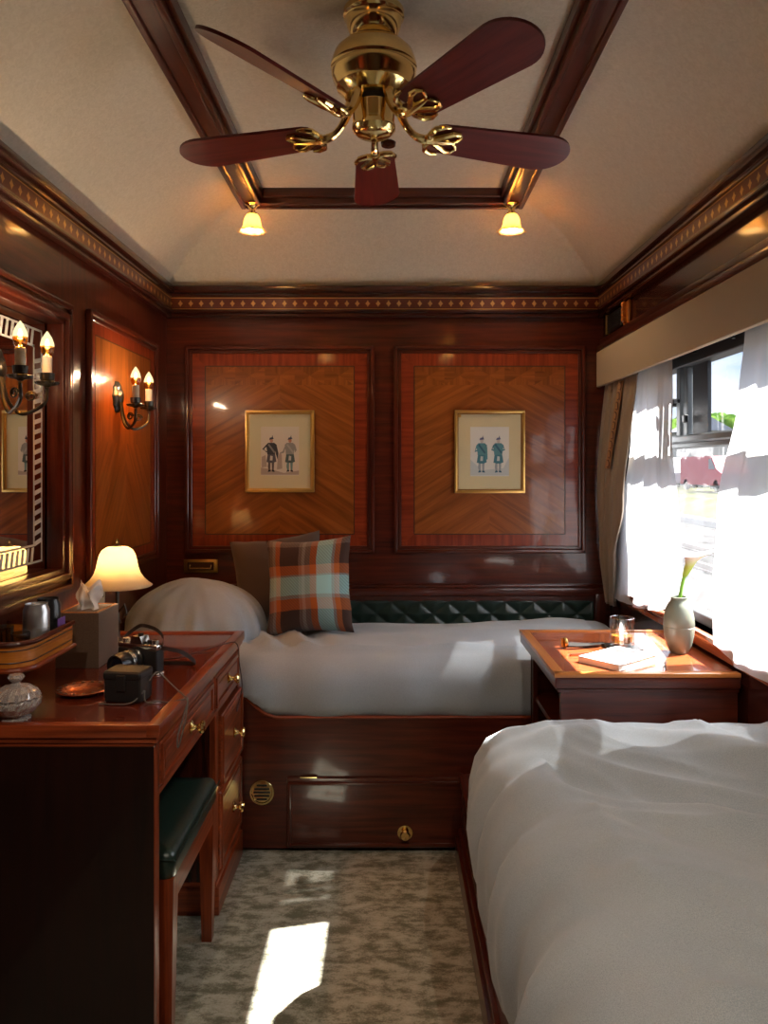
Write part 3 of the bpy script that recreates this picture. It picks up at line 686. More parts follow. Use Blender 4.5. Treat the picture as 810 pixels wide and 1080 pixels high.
# ------------------------------------------------------------------ mirror
mir = thing('wall_mirror', 'large wall mirror in a dark moulded frame with an etched border', 'mirror', (XL, 1.7, .98))
m = MB(); m.box(XL-.045, XL-.032, MY0-.0, MY1, MZ0, MZ1); m.build('mirror_glass', M['mirror'], mir, smooth=0)
m = MB()
for d0, d1, e, w in ((-.03, .022, 0, .020), (-.03, .034, -.016, .020), (0, .018, -.036, .022), (0, .026, -.052, .018)):
    y0, y1, z0, z1 = MY0+e, MY1-e, MZ0+e, MZ1-e
    for a0, a1, b0, b1 in ((y0, y1, z0, z0+w), (y0, y1, z1-w, z1), (y0, y0+w, z0, z1), (y1-w, y1, z0, z1)): m.box(XL+d0, XL+d1, a0, a1, b0, b1, .005, seg=2)
m.build('frame', M['mahog'], mir)
# etched greek border: two lines with slanted bars between
m = MB(); GX0, GX1 = XL-.0325, XL-.0312; e0, e1 = .045, .095
y0, y1, z0, z1 = MY0, MY1, MZ0, MZ1
for e in (e0, e1):
    t_ = .006
    for a0, a1, b0, b1 in ((y0+e, y1-e, z0+e, z0+e+t_), (y0+e, y1-e, z1-e-t_, z1-e), (y0+e, y0+e+t_, z0+e, z1-e), (y1-e-t_, y1-e, z0+e, z1-e)): m.box(GX0, GX1, a0, a1, b0, b1)
def bar(a, b, horiz):
    s_ = .010
    if horiz: m.prism([(a, b), (a+.013, b), (a+.013+s_, b+.044), (a+s_, b+.044)], 'x', GX0, GX1)
    else: m.prism([(a, b), (a+.044, b+s_), (a+.044, b+s_+.013), (a, b+.013)], 'x', GX0, GX1)
n = int((y1-y0-2*e1)/.030)
for i in range(n+1):
    a = y0+e1+i*.030; bar(a, z1-e1, True); bar(a, z0+e0+.003, True)
n = int((z1-z0-2*e1)/.030)
for i in range(n): b = z0+e1+i*.030; bar(y1-e1+.003, b, False); bar(y0+e0+.003, b, False)
m.build('etched_border', M['etch'], mir, smooth=0)

# ------------------------------------------------------------------ sconces
def sconce(yc, wx, label, sh=0):
    zc = 1.555
    t = thing('wall_sconce', label, 'wall light', (wx, yc, zc), group='two-candle pewter sconces')
    m = MB(); m.lathe([(0, .022), (.012, .020), (.018, .012), (.026, .012), (.034, .006), (.036, 0)], (0, 0, 0), 32, 'x', fl=lambda a, i: 1+.08*math.cos(10*a)*(i > 2))
    for v in m.v: v.xyz = (wx+v.x*1.2, yc+v.y*1.15, zc+.05+v.z*1.6)
    m.build('backplate', M['pewter'], t)
    for s_ in (-1, 1):
        cy = yc-sh+s_*.075; cx = XL+.10; cb = 1.577
        m = MB(); pts = smooth_path([(wx+.015, yc+s_*.004, zc+.035), (wx+.028, yc+s_*.012, zc-.035), (wx+.055, yc+s_*.035, zc-.068), (cx-.006, cy-s_*.010, zc-.045), (cx, cy, zc-.01), (cx, cy, cb-.022)], 6)
        m.tube(pts, .0050, 8)
        sp = [(cx-.030+.014*math.cos(a)*(1-a/14), cy-s_*.03+.014*s_*math.cos(a)*(1-a/14)*.4, zc-.025+.014*math.sin(a)*(1-a/14)) for a in [i*.45 for i in range(24)]]
        m.tube(sp, .0028, 6); m.build('arm', M['pewter'], t)
        m = MB(); m.lathe([(0, -.016), (.006, -.016), (.010, -.012), (.026, -.008), (.030, -.002), (.028, -.001), (.012, -.006), (.012, -.002), (.017, .004), (.018, .022), (.0155, .022), (.014, .006), (0, .004)], (cx, cy, cb-.004), 32, fl=lambda a, i: 1+(.10*math.cos(9*a) if i in (3, 4, 5) else .04*math.cos(14*a) if 8 <= i <= 10 else 0)); m.build('drip_cup', M['pewter'], t)
        m = MB(); m.lathe([(0, 0), (.0125, 0), (.0128, .06), (.0115, .0635), (0, .0635)], (cx, cy, cb), 24); m.build('candle_sleeve', M['candle'], t)
        zb = cb+.0635
        m = MB(); m.lathe([(.0095, 0), (.015, .007), (.0172, .017), (.0178, .026)], (cx, cy, zb), 24); m.build('amber_bulb_base', M['amber'], t, fix=False)
        m = MB(); m.lathe([(.0178, .026), (.0165, .036), (.012, .049), (.006, .059), (.0015, .066), (0, .067)], (cx, cy, zb), 24); m.build('bulb', M['bulb'], t)
        m = MB(); m.lathe([(0, .018), (.004, .022), (.005, .035), (.002, .045), (0, .047)], (cx, cy, zb), 10); m.build('filament', M['bulb_hot'], t)
        point('light', (cx, cy, zb+.035), 2.4, WARM, .008)
sconce(2.85, XL+.004, 'two-candle pewter sconce on the inlaid panel beyond the mirror')
sconce(2.045, XL-.031, 'two-candle pewter sconce mounted on the mirror', .06)

# wall socket behind the lamp
t = thing('wall_socket', 'small cream socket plate on the wall behind the tissue box', 'socket', (XL, 2.68, .87))
m = MB(); m.box(XL+.0, XL+.010, 2.64, 2.72, .865, .925, .003, seg=2); m.build('plate', M['socket'], t)
m = MB()
for dy in (-.018, .018):
    m.lathe([(0, 0), (.008, 0), (.008, .002), (0, .002)], (XL+.0095, 2.68+dy, .895), 12, 'x')
m.build('socket_holes', M['black'], t)

# ------------------------------------------------------------------ soft slab (rings)
def rrect(x0, x1, y0, y1, r, n=16, seg=14):
    """rounded rectangle, even points along the sides"""
    r = max(.001, min(r, (x1-x0)/2-.001, (y1-y0)/2-.001)); P = []
    cs = [(x1-r, y0+r, -PI/2), (x1-r, y1-r, 0), (x0+r, y1-r, PI/2), (x0+r, y0+r, PI)]
    for k, (cx, cy, a0) in enumerate(cs):
        for i in range(n+1): a = a0+PI/2*i/n; P.append((cx+r*math.cos(a), cy+r*math.sin(a)))
        nx_ = cs[(k+1) % 4]; a1 = nx_[2]; q = (nx_[0]+r*math.cos(a1), nx_[1]+r*math.sin(a1)); p = P[-1]
        for i in range(1, seg): t = i/seg; P.append((p[0]+(q[0]-p[0])*t, p[1]+(q[1]-p[1])*t))
    return P
def soft_slab(x0, x1, y0, y1, prof, R, disp, top_rings=16, n=16, seg=40):
    """prof: (outset, z) list from hem to the top shoulder; disp(p, w) -> offset, w = index"""
    rings = []
    for o, z in prof: rings.append([Vector((x, y, z)) for x, y in rrect(x0-o, x1+o, y0-o, y1+o, R+o, n, seg)])
    last = rings[-1]; cx, cy = (x0+x1)/2, (y0+y1)/2; hx, hy = (x1-x0)/2, (y1-y0)/2; hm = min(hx, hy)
    zl = prof[-1][1]
    for k in range(1, top_rings+1):
        f = k/top_rings
        ring = []
        for p in last:
            # shrink towards the medial line
            if hy > hx: tx = cx; ty = min(max(p.y, cy-(hy-hx)), cy+(hy-hx))
            else: ty = cy; tx = min(max(p.x, cx-(hx-hy)), cx+(hx-hy))
            q = Vector((p.x+(tx-p.x)*f, p.y+(ty-p.y)*f, zl)); ring.append(q)
        rings.append(ring)
    N = len(last); V = []; F = []
    for k, ring in enumerate(rings):
        for p in ring: V.append(tuple(p+Vector(disp(p, k))))
    for k in range(len(rings)-1):
        for i in range(N): j = (i+1) % N; F.append([k*N+i, k*N+j, (k+1)*N+j, (k+1)*N+i])
    mb = MB(); mb.add(V, F); return mb

# ------------------------------------------------------------------ crosswise bed
bed = thing('single_bed', 'mahogany berth across the end wall made up with a grey wool cover', 'bed', (0, 2.7, 0))
FYb = 2.70
m = MB(); m.box(XL+.004, XR-.004, FYb, 3.475, .012, .40, grain=0); 
# front board with a raised curved left end
top = [(XL+.004, .545), (-.52, .545), (-.50, .535), (-.47, .505), (-.44, .482), (-.40, .470), (XR-.004, .470)]
m.prism(top[::-1]+[(XL+.004, .012), (XR-.004, .012)][::1], 'y', FYb-.012, FYb+.02, grain=0)
m.build('bed_frame', M['mahog'], bed, smooth=0)
m = MB(); m.tube([(a, FYb-.012, z) for a, z in top], .006, 8); m.build('edge_bead', M['desk'], bed)
dx0, dx1 = P2(303, FYb), .70
m = MB(); m.box(dx0, dx1, FYb-.022, FYb-.010, .018, .262, .003, grain=0)
for a0, a1, b0, b1 in ((dx0+.006, dx1-.006, .024, .036), (dx0+.006, dx1-.006, .238, .250), (dx0+.006, dx0+.018, .03, .245), (dx1-.018, dx1-.006, .03, .245)): m.box(a0, a1, FYb-.030, FYb-.020, b0, b1, .004, seg=2)
dr = m.build('drawer', M['mahog'], bed)
m = MB(); m.lathe([(0, .034), (.014, .032), (.018, .026), (.014, .018), (.010, .012), (.012, .006), (.026, .004), (.026, 0)], (0, 0, 0), 28, 'x')
for v in m.v: v.xyz = (P2(427, FYb)+v.y, FYb-.022-v.x, .072+v.z)
m.build('knob', M['brass'], dr)
m = MB(); m.box(P2(317, FYb), P2(335, FYb), FYb-.0245, FYb-.012, .261, .266, .001); m.build('hinge', M['brass'], dr)
m = MB(); c0 = (P2(277, FYb), FYb-.012, PZ(834, FYb))
m.lathe([(0, .003), (.034, .003), (.036, .007), (.042, .007), (.044, .004), (.044, 0)], (0, 0, 0), 40, 'x')
for v in m.v: v.xyz = (c0[0]+v.y, c0[1]-v.x, c0[2]+v.z)
vt = m.build('round_vent', M['brass'], bed)
m = MB()
for i, w in enumerate((.018, .026, .029, .026, .018)): m.box(c0[0]-w, c0[0]+w, c0[1]-.0045, c0[1]-.002, c0[2]-.0262+i*.012, c0[2]-.0205+i*.012)
m.build('vent_slots', M['black'], vt)
def d1(p, k):
    x, y, z = p
    n1 = nz(x*2.2, y*4, 3.1); n2 = nz(x*6, y*9, 1.7)
    sk = max(0, 1-k/8) if k < 8 else 0
    dz = .022*n1+.009*n2-.014*abs(nz(x*3+y*2, y*6, 6))
    if k < 9:
        return (0, (-.010*nz(x*5, z*3, 8)-.006*math.sin(x*23+3*nz(x*2, 0, 5)))*(1 if y < 2.9 else 0), dz*.5*(k/9))
    # soft creases near the pillow end
    e = math.exp(-((x+.40)/.16)**2); dz += .018*e*math.sin((x*1.1+y*.5)*42)
    dz += .022*math.exp(-((y-3.05)/.3)**2)*(1 if 1 else 0)
    return (0, 0, dz)
prof = [(-.010, .466), (.012, .475), (.024, .51), (.026, .555), (.018, .60), (.0, .632), (-.03, .655), (-.07, .668), (-.12, .674)]
mb = soft_slab(XL+.035, XR-.035, FYb+.005, 3.43, prof, .07, d1, seg=70)
# keep the left lower hem above the raised board
for v in mb.v:
    lim = interp([(-.52, .548), (-.40, .466)], v.x)
    if v.y < 2.8 and v.z < lim: v.z = lim
for v in mb.v: v.x = max(XL+.004, min(XR-.004, v.x)); v.y = min(3.470, v.y)
mb.build('grey_cover', M['blanket'], bed, smooth=180)
m = MB(); m.box(XL+.02, XR-.02, FYb+.03, 3.44, .40, .60, .04, seg=3); m.build('mattress', M['white'], bed)

# buttoned leather board behind the bed
t = thing('bolster_board', 'low dark green buttoned leather board along the end wall', 'headboard', (.1, YB-.02, .62))
lx0, lx1, lz0, lz1 = -.95, P2(627, 3.46), .62, .745
def lf(u, v):
    x = lx0+u*(lx1-lx0); z = lz0+v*(lz1-lz0)
    a = (x/.13+z/.105); b = (x/.13-z/.105)
    f = min(abs(a-round(a)), abs(b-round(b)))*2
    y = YB-.008-.010*math.sin(min(1, f)*PI/2)**.8-.010
    if v < .02 or v > .98: y = YB-.008
    return (x, y, z)
m = MB(); m.grid(lf, 300, 30); m.build('leather_pad', M['green'], t, smooth=60, fix=False)
m = MB(); m.box(lx0-.01, lx1+.01, YB-.012, YB-.002, lz0-.01, lz1+.004); m.build('backing', M['mahog_dark'], t)
m = MB(); m.box(lx1+.002, lx1+.05, YB-.045, YB-.001, .60, .775, .005, seg=2); m.build('end_post', M['mahog'], t)

# pillow mound under the cover
mb = MB()
def pil(u, v):
    a = 2*PI*u; r = 1-(1-v)**1.6 if v < 1 else 1
    r = math.sin(v*PI/2)
    ca, sa = math.cos(a), math.sin(a); k_ = (abs(ca)**2.6+abs(sa)**2.6)**(-1/2.6)
    low = v**2.2
    f = 1+low*(.050*math.sin(a*13+3*nz(ca*2, sa*2, 3))+.026*math.sin(a*27+1)+.03*nz(ca*3, sa*3, v*2))
    x = -.765+.262*k_*ca*r*f; y = 3.05+.262*k_*sa*r*f
    z = .664+.236*max(0, math.cos(v*PI/2))**.80*(1-.10*ca*v)+.010*nz(x*6, y*6, 2)*(1-v)+.006*math.sin(a*15)*low*(1-v)*4
    return (max(XL+.006, x), y, z)
mb.grid(pil, 160, 44)
tag(mb.build('pillow', M['blanket'], smooth=180), 'plump pillow covered in grey wool at the desk end of the berth', 'pillow')

# cushions
def cushion(name, mat, w, h, th, loc, rot, label, seedv, pinch=.085):
    def side(sg):
        def fn(u, v):
            a, b = u*2-1, v*2-1
            ea = max(0, 1-abs(a)**3.2); eb = max(0, 1-abs(b)**3.2)
            T = th/2*(ea*eb)**.55
            x = a*w/2*(1-pinch*(1-b*b)); z = b*h/2*(1-pinch*(1-a*a))
            T += .006*nz(a*2.5, b*2.5, seedv)*(ea*eb); 
            return (x+.004*nz(b*3, seedv), -sg*T, z+.004*nz(a*3, seedv+4))
        return fn
    m = MB(); m.grid(side(1), 36, 36); m.grid(side(-1), 36, 36)
    bm = None
    o = m.build(name, mat, smooth=180, fix=False)
    o.location = loc; o.rotation_euler = rot
    return o
c1 = cushion('cushion', M['plaid'], .350, .385, .17, (-.325, 3.07, .872), (math.radians(-14), math.radians(-4), math.radians(-5)), '', 3)
tag(c1, 'brown, orange and pale blue tartan cushion on the berth', 'cushion')
c2 = cushion('cushion', M['brownvel'], .39, .37, .15, (-.475, 3.28, .870), (math.radians(-15), math.radians(-7), math.radians(6)), '', 8)
tag(c2, 'plain brown cushion leaning on the wall behind the tartan cushion', 'cushion')

# ------------------------------------------------------------------ near bed
nb = thing('single_bed', 'berth along the window wall with a rumpled grey wool cover', 'bed', (.6, 1.2, 0))
m = MB(); m.box(.245, .992, -.30, 2.655, .06, .285, grain=1); m.box(.262, .992, -.30, 2.16, .285, .335, grain=1)
m.build('bed_frame', M['mahog'], nb, smooth=0)
m = MB(); m.box(.222, .25, -.30, 2.655, .0, .075, .006, seg=2); m.box(.232, .25, -.30, 2.655, .07, .10, .006, seg=2); m.box(.236, .25, -.30, 2.655, .262, .29, .006, seg=3); m.build('side_moulding', M['mahog'], nb)
m = MB(); m.box(.243, .249, 2.2, 2.60, .12, .24, .002); m.build('raised_panel', M['mahog_dark'], nb)
def d3(p, k):
    x, y, z = p
    if k < 9:
        wv = 1-k/9
        f = .014*math.sin(y*27+z*3+4*nz(y*3, 0, 2))+.008*math.sin(y*57+1)+.018*nz(y*6, z*3, 4)
        g = .010*math.sin(x*33+4*nz(x*3, 0, 2))+.008*nz(x*6, z*3, 4)
        return (-f*(.4+.6*wv) if x < .4 else 0, g*(.4+.6*wv) if y > 1.9 else 0, .006*nz(y*7, x*4, 9)*(k > 1))
    # rumpled top: long oblique creases running from the head to the window side
    q = (x*.55+y*.9); r_ = (x*.9-y*.55)
    ed = min(1, (x-.2)/.15)*min(1, max(.25, (2.12-y)/.22))
    w = abs(nz(q*3.0, r_*1.0, 5)); w2 = abs(nz(q*5.5+3, r_*1.8, 8))
    w3 = abs(nz(q*9, r_*3.2, 2))
    dz = .020*nz(x*2.5, y*2.2, 12)+ed*(.080*(.25-w)+.050*(.25-w2)+.026*(.2-w3))
    dz += .008*math.sin((y*1.0-x*.35)*46)*math.exp(-((y-1.93)/.10)**2)*math.exp(-((x-.38)/.14)**2)
    return (0, 0, dz)
prof = [(-.002, .30), (.024, .33), (.046, .39), (.056, .46), (.052, .53), (.034, .59), (.004, .635), (-.04, .665), (-.09, .682), (-.14, .690)]
mb = soft_slab(.248, 1.10, .02, 2.072, prof, .10, d3, 26, 18, 130)
for v in mb.v: v.x = min(.994, v.x)
mb.build('grey_cover', M['blanket'], nb, smooth=180)
m = MB(); m.box(.30, .98, .06, 1.99, .335, .60, .05, seg=3); m.build('mattress', M['white'], nb)

# ------------------------------------------------------------------ table between the beds
TZ = .762
tb = thing('side_table', 'mahogany table with a raised orange edge between the two berths', 'table', (.73, 2.45, .3))
tx0, tx1, ty0, ty1 = .462, .988, 2.165, 2.760
m = MB(); m.box(tx0+.004, tx1, ty0+.004, ty1, TZ-.020, TZ-.004, grain=0); m.build('table_top', M['table_wood'], tb, smooth=0)
m = MB(); w = .030
m.box(tx0, tx1, ty0, ty0+w, TZ-.012, TZ, .003, seg=2); m.box(tx0, tx1, ty1-w*.8, ty1, TZ-.012, TZ, .003, seg=2)
m.prism([(tx0, ty0), (tx0+w, ty0+w), (tx0+w, ty1-w), (tx0, ty1)], 'z', TZ-.012, TZ, grain=1)
m.build('raised_edge', M['table_edge'], tb)
m = MB(); m.box(tx0+.002, tx1, ty0+.002, ty1-.002, TZ-.045, TZ-.012, .006, seg=3, grain=0); m.box(tx0+.012, tx1, ty0+.012, ty1-.005, TZ-.058, TZ-.044, .004, seg=2); m.build('edge_moulding', M['mahog'], tb)
m = MB(); m.box(tx0+.022, .985, ty0+.018, ty0+.040, .290, TZ-.056, grain=0); m.box(.955, .985, ty0+.02, 2.655, .29, TZ-.056, grain=1); m.box(tx0+.022, .985, 2.635, 2.655, .29, TZ-.056, grain=0)
m.box(tx0+.03, .96, ty0+.04, 2.64, .55, .568); m.box(tx0+.022, tx0+.040, 2.615, 2.655, .29, TZ-.056, grain=2);
m.box(tx0+.03, .985, ty0+.04, 2.64, .287, .30)
m.build('cabinet', M['mahog'], tb, smooth=0)

# ------------------------------------------------------------------ things on the table
TT = TZ-.004
def whisky_glass(x, y):
    z = TT+.004
    t = thing('whisky_glass', 'cut tumbler with a little whisky behind the white notebook', 'glass', (x, y, z))
    fl = lambda a, i: 1+(.022*math.cos(18*a) if 1 < i < 6 else 0)
    m = MB(); R = .0375; m.lathe([(0, 0), (R-.004, 0), (R-.001, .003), (R, .012), (R, .055), (R+.0005, .070), (R+.001, .092), (R-.001, .094), (R-.003, .092), (R-.0035, .02), (R-.006, .014), (0, .013)], (x, y, z), 72, fl=fl); m.build('tumbler', M['tumbler'], t, fix=False)
    m = MB(); m.lathe([(0, .0135), (R-.0065, .0145), (R-.004, .02), (R-.004, .036), (0, .036)], (x, y, z), 40); m.build('whisky', M['whisky'], t)
cxg, cyg = P2(656, 2.50), 2.50
m = MB(); m.box(cxg-.055, cxg+.055, cyg-.052, cyg+.05, TT, TT+.004, .001); tag(m.build('coaster', M['black']), 'dark square coaster under the whisky glass', 'coaster')
whisky_glass(cxg, cyg)
# notebook
nbk = thing('notebook', 'white hardback notebook lying in front of the whisky glass', 'book', (.685, 2.318, TT), math.radians(40))
m = MB(); w, h = .20, .14
m.box(-w/2, w/2, -h/2, h/2, .0165, .0195, .001); m.box(-w/2, w/2, -h/2, h/2, 0, .003, .001); m.box(-w/2, -w/2+.003, -h/2, h/2, 0, .0195, .001)
m.build('cover', M['white'], nbk, local=True)
m = MB(); m.box(-w/2+.003, w/2-.004, -h/2+.003, h/2-.003, .003, .0165); m.build('pages', simple('page edges', (.62, .52, .46), .8), nbk, local=True)
# pen
pn = thing('pen', 'slim silver pen lying beside the white notebook', 'pen', (.800, 2.245, TT+.0045), math.radians(68))
m = MB(); m.lathe([(0, -.06), (.0012, -.058), (.004, -.045), (.0045, -.04), (.0045, .05), (.003, .058), (0, .059)], (0, 0, 0), 16, 'x'); m.build('barrel', M['chrome'], pn, local=True)
m = MB(); m.lathe([(.0048, -.035), (.005, -.034), (.005, -.010), (.0048, -.009)], (0, 0, 0), 16, 'x'); m.build('grip', M['black'], pn, local=True)
m = MB(); m.box(.01, .05, -.001, .001, .005, .0065); m.build('clip', M['chrome'], pn, local=True)
# watch lying on its side
wt = thing('wristwatch', 'dark leather-strapped watch lying by the table corner, its crown end upright', 'watch', (.565, 2.49, TT), math.radians(10))
m = MB(); m.lathe([(0, -.005), (.015, -.005), (.0165, -.002), (.0165, .003), (.014, .005), (0, .005)], (0, 0, .0175), 28, 'x'); m.build('watch_case', M['brass_dull'], wt, local=True)
m = MB(); m.lathe([(0, .0052), (.0125, .0052), (.0125, .006), (0, .006)], (0, 0, .0175), 24, 'x'); m.build('dial', M['black'], wt, local=True)
m = MB(); m.tube([(.004, .012, .012), (.03, .013, .011), (.08, .006, .010), (.135, .004, .010)], [.010, .010, .009, .008], 10, flat=.35); m.tube([(.004, -.012, .012), (.03, -.016, .011), (.07, -.012, .010), (.12, -.004, .010)], [.010, .010, .009, .006], 10, flat=.35); m.build('strap', simple('dull strap leather', (.02, .016, .014), .75, spec=.15), wt, local=True)
m = MB(); m.tube([(-.010, 0, .004), (-.010, 0, .032)], .004, 8); m.build('buckle', M['brass_dull'], wt, local=True)
# second dark slim case
m = MB(); m.box(-.055, .055, -.006, .006, 0, .006, .002, seg=2)
o = m.build('pencil', M['copper']); o.location = (.61, 2.40, TT); o.rotation_euler = (0, 0, math.radians(16)); tag(o, 'flat copper-coloured pencil between the watch and the notebook', 'pencil')
# vase + calla
vx, vy = P2(716, 2.43), 2.43
VP = [(0, 0), (.024, 0), (.028, .004), (.038, .025), (.045, .055), (.0475, .080), (.0475, .083), (.0465, .084), (.0475, .086), (.046, .112), (.040, .140), (.032, .156), (.026, .163), (.0245, .170), (.026, .176), (.022, .177), (.020, .168), (.020, .12), (0, .11)]
m = MB(); m.lathe(VP, (vx, vy, TT), 48); tag(m.build('vase', M['vase']), 'ribbed grey-green stoneware vase at the window end of the table', 'vase')
fl = thing('calla_lily', 'single white calla lily with a green stem in the stoneware vase', 'flower', (vx, vy, TT+.12))
pts = smooth_path([(vx, vy, TT+.125), (vx+.004, vy, TT+.175), (vx+.010, vy, TT+.215), (vx+.018, vy, TT+.245)], 6)
m = MB(); m.tube(pts, .0052, 10); m.build('stem', M['stem'], fl)
def calla():
    base = Vector((vx+.017, vy, TT+.238))
    ax = Vector((.40, -.10, 1)).normalized(); xx = ax.cross(Vector((0, 1, 0))).normalized(); yy = ax.cross(xx)
    def fn(u, v):
        a = 2*PI*u; r = .006+.012*v**.8+.016*max(0, v-.6)**1.5*2.2
        lip = max(0, math.cos(a-.0))**2
        L = .075*v+.022*lip*max(0, v-.5)*2
        p = base+ax*L+Vector((1, -.1, .15))*(r*math.cos(a)+.045*lip*(max(0, v-.5)*2)**2*(1 if math.cos(a) > 0 else -.15))+Vector((0, 1, 0))*r*math.sin(a)
        p.z -= .010*max(0, v-.75)*4*lip
        return p
    mb = MB(); mb.grid(fn, 36, 20); return mb
def mk_calla():
    m_, nt, b = new_mat('calla spathe'); uv = nt.nodes.new('ShaderNodeUVMap'); s = nt.nodes.new('ShaderNodeSeparateXYZ'); nt.links.new(uv.outputs['UV'], s.inputs[0])
    r = ramp(nt, [(0, (.25, .45, .04)), (.5, (.60, .68, .12)), (.85, (.85, .82, .62)), (1, (.88, .86, .8))]); nt.links.new(s.outputs['Y'], r.inputs['Fac']); nt.links.new(r.outputs['Color'], b.inputs['Base Color']); b.inputs['Roughness'].default_value = .5
    b.inputs['Subsurface Weight'].default_value = .2; b.inputs['Subsurface Radius'].default_value = (.01, .01, .004)
    return m_
calla().build('spathe', mk_calla(), fl, smooth=180, fix=False, solid=.001)
m = MB(); m.tube([(vx+.022, vy, TT+.26), (vx+.040, vy-.003, TT+.30)], [.004, .003], 8); m.build('spadix', simple('spadix', (.8, .55, .05), .6), fl)

# ------------------------------------------------------------------ desk
DZ = .775; DX = -.525; dy0, dy1 = 1.705, 2.672
dk = thing('desk', 'polished mahogany dressing desk with brass-knobbed drawers under the mirror', 'desk', (-.77, 2.2, 0))
m = MB(); m.box(XL+.006, DX+.008, dy0-.006, dy1+.004, DZ-.028, DZ-.006, .0, grain=1); m.build('desk_top', M['desk_top'], dk, smooth=0)
m = MB(); w = .030
x1_ = DX+.016; ya, yb = dy0-.012, dy1+.008
m.box(x1_-w, x1_, ya, yb, DZ-.030, DZ, .004, seg=2, grain=1); m.box(XL+.006, x1_-w+.002, ya, ya+w*.9, DZ-.030, DZ-.0005, .004, seg=2, grain=0); m.box(XL+.006, x1_-w+.002, yb-w, yb, DZ-.030, DZ-.0005, .004, seg=2, grain=0)
m.box(XL+.01, x1_-.006, ya+.006, yb-.004, DZ-.044, DZ-.029, .005, seg=3, grain=1); m.box(XL+.01, x1_-.013, ya+.010, yb-.006, DZ-.054, DZ-.043, .003, grain=1)
m.build('edge_moulding', M['desk'], dk)
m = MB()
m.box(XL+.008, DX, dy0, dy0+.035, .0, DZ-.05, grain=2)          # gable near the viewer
m.build('end_panel', M['shaded_end'], dk, smooth=0)
m = MB(); m.box(DX-.014, DX+.0015, dy0+.0005, dy0+.037, .0, DZ-.05, .002, grain=2); m.build('front_stile', M['desk'], dk)
m = MB()
m.box(XL+.008, DX-.018, 2.305, dy1, .0, DZ-.05, grain=2)         # pedestal carcass
m.box(XL+.008, DX-.018, dy0+.03, 2.31, .606, DZ-.05, grain=1)    # drawer box over the knee hole
m.box(XL+.008, XL+.03, dy0+.03, 2.31, .0, .61, grain=1)
m.build('carcass', M['mahog_dark'], dk, smooth=0)
m = MB()
m.box(DX-.02, DX, dy0+.037, dy1, .598, .613, .002, grain=1); m.box(DX-.02, DX-.002, 2.262, 2.292, .61, .724, .001, grain=2); m.box(DX-.02, DX, 2.305, 2.345, .0, .60, .002, grain=2)
m.box(DX-.02, DX, 2.645, dy1, .08, .73, .002, grain=2); m.box(DX-.02, DX, 2.345, 2.65, .352, .366, .002); m.box(DX-.02, DX-.002, dy0+.037, dy1, .718, .73)
m.build('face_frame', M['desk'], dk)
m = MB(); m.box(XL+.02, DX+.012, 2.300, dy1+.004, .0, .085, .006, seg=2, grain=1); m.box(XL+.02, DX+.004, 2.303, dy1, .083, .10, .006, seg=2, grain=1); m.build('plinth', M['desk'], dk)
def knob(parent, y, z, x):
    m = MB(); m.lathe([(.0, -.002), (.016, 0), (.017, .003), (.010, .006), (.006, .012), (.006, .018), (.011, .022), (.0165, .027), (.017, .031), (.013, .036), (0, .038)], (x, y, z), 28, 'x'); m.build('knob', M['brass'], parent)
def drawer(y0, y1, z0, z1, proud, ky=None, kz=None):
    x = DX+proud
    m = MB(); m.box(DX-.018, x, y0, y1, z0, z1, .003, grain=1)
    e = .018
    for a0, a1, b0, b1 in ((y0+.004, y1-.004, z0+.004, z0+e), (y0+.004, y1-.004, z1-e, z1-.004), (y0+.004, y0+e, z0+.01, z1-.01), (y1-e, y1-.004, z0+.01, z1-.01)): m.box(x-.003, x+.006, a0, a1, b0, b1, .003, seg=2)
    m.box(x-.003, x+.0025, y0+.030, y1-.030, z0+.028, z1-.028, .0015, grain=1)
    d = m.build('drawer', M['desk'], dk); knob(d, ky or (y0+y1)/2, kz or (z0+z1)/2, x+.002)
drawer(1.748, 2.258, .617, .716, .002)
drawer(2.296, 2.640, .617, .716, .002)
drawer(2.350, 2.662, .366, .585, .010, ky=2.52)
drawer(2.350, 2.662, .112, .350, .006, ky=2.52)

# stool
st = thing('stool', 'wooden dressing stool with a padded dark green leather seat tucked under the desk', 'stool', (-.70, 2.0, 0))
sx0, sx1, sy0, sy1 = -.90, -.497, 1.765, 2.215
m = soft_slab(sx0+.004, sx1-.004, sy0+.004, sy1-.004, [(-.002, .392), (.003, .398), (.004, .430), (.002, .442), (-.004, .451), (-.014, .457), (-.05, .461)], .02, lambda p, k: (0, 0, .004*math.sin(PI*min(1, max(0, (p.x-sx0)/.4)))*(k > 6)), 8, 6, 16)
m.build('seat_pad', M['green'], st, smooth=180)
m = MB()
for pts in ([(sx1+.0045, sy0, .441), (sx1+.0045, sy1, .441)], [(sx0, sy0-.0005, .441), (sx1, sy0-.0005, .441)]): m.tube(pts, .0022, 6)
m.build('piping', M['green'], st)
m = MB(); m.box(sx0+.01, sx1-.006, sy0+.01, sy0+.028, .335, .394, .002, grain=0); m.box(sx0+.01, sx1-.006, sy1-.028, sy1-.01, .335, .394, .002, grain=0)
m.box(sx1-.024, sx1-.004, sy0+.01, sy1-.01, .335, .394, .002, grain=1); m.box(sx0+.01, sx0+.03, sy0+.01, sy1-.01, .335, .394, .002, grain=1); m.build('apron', M['desk'], st)
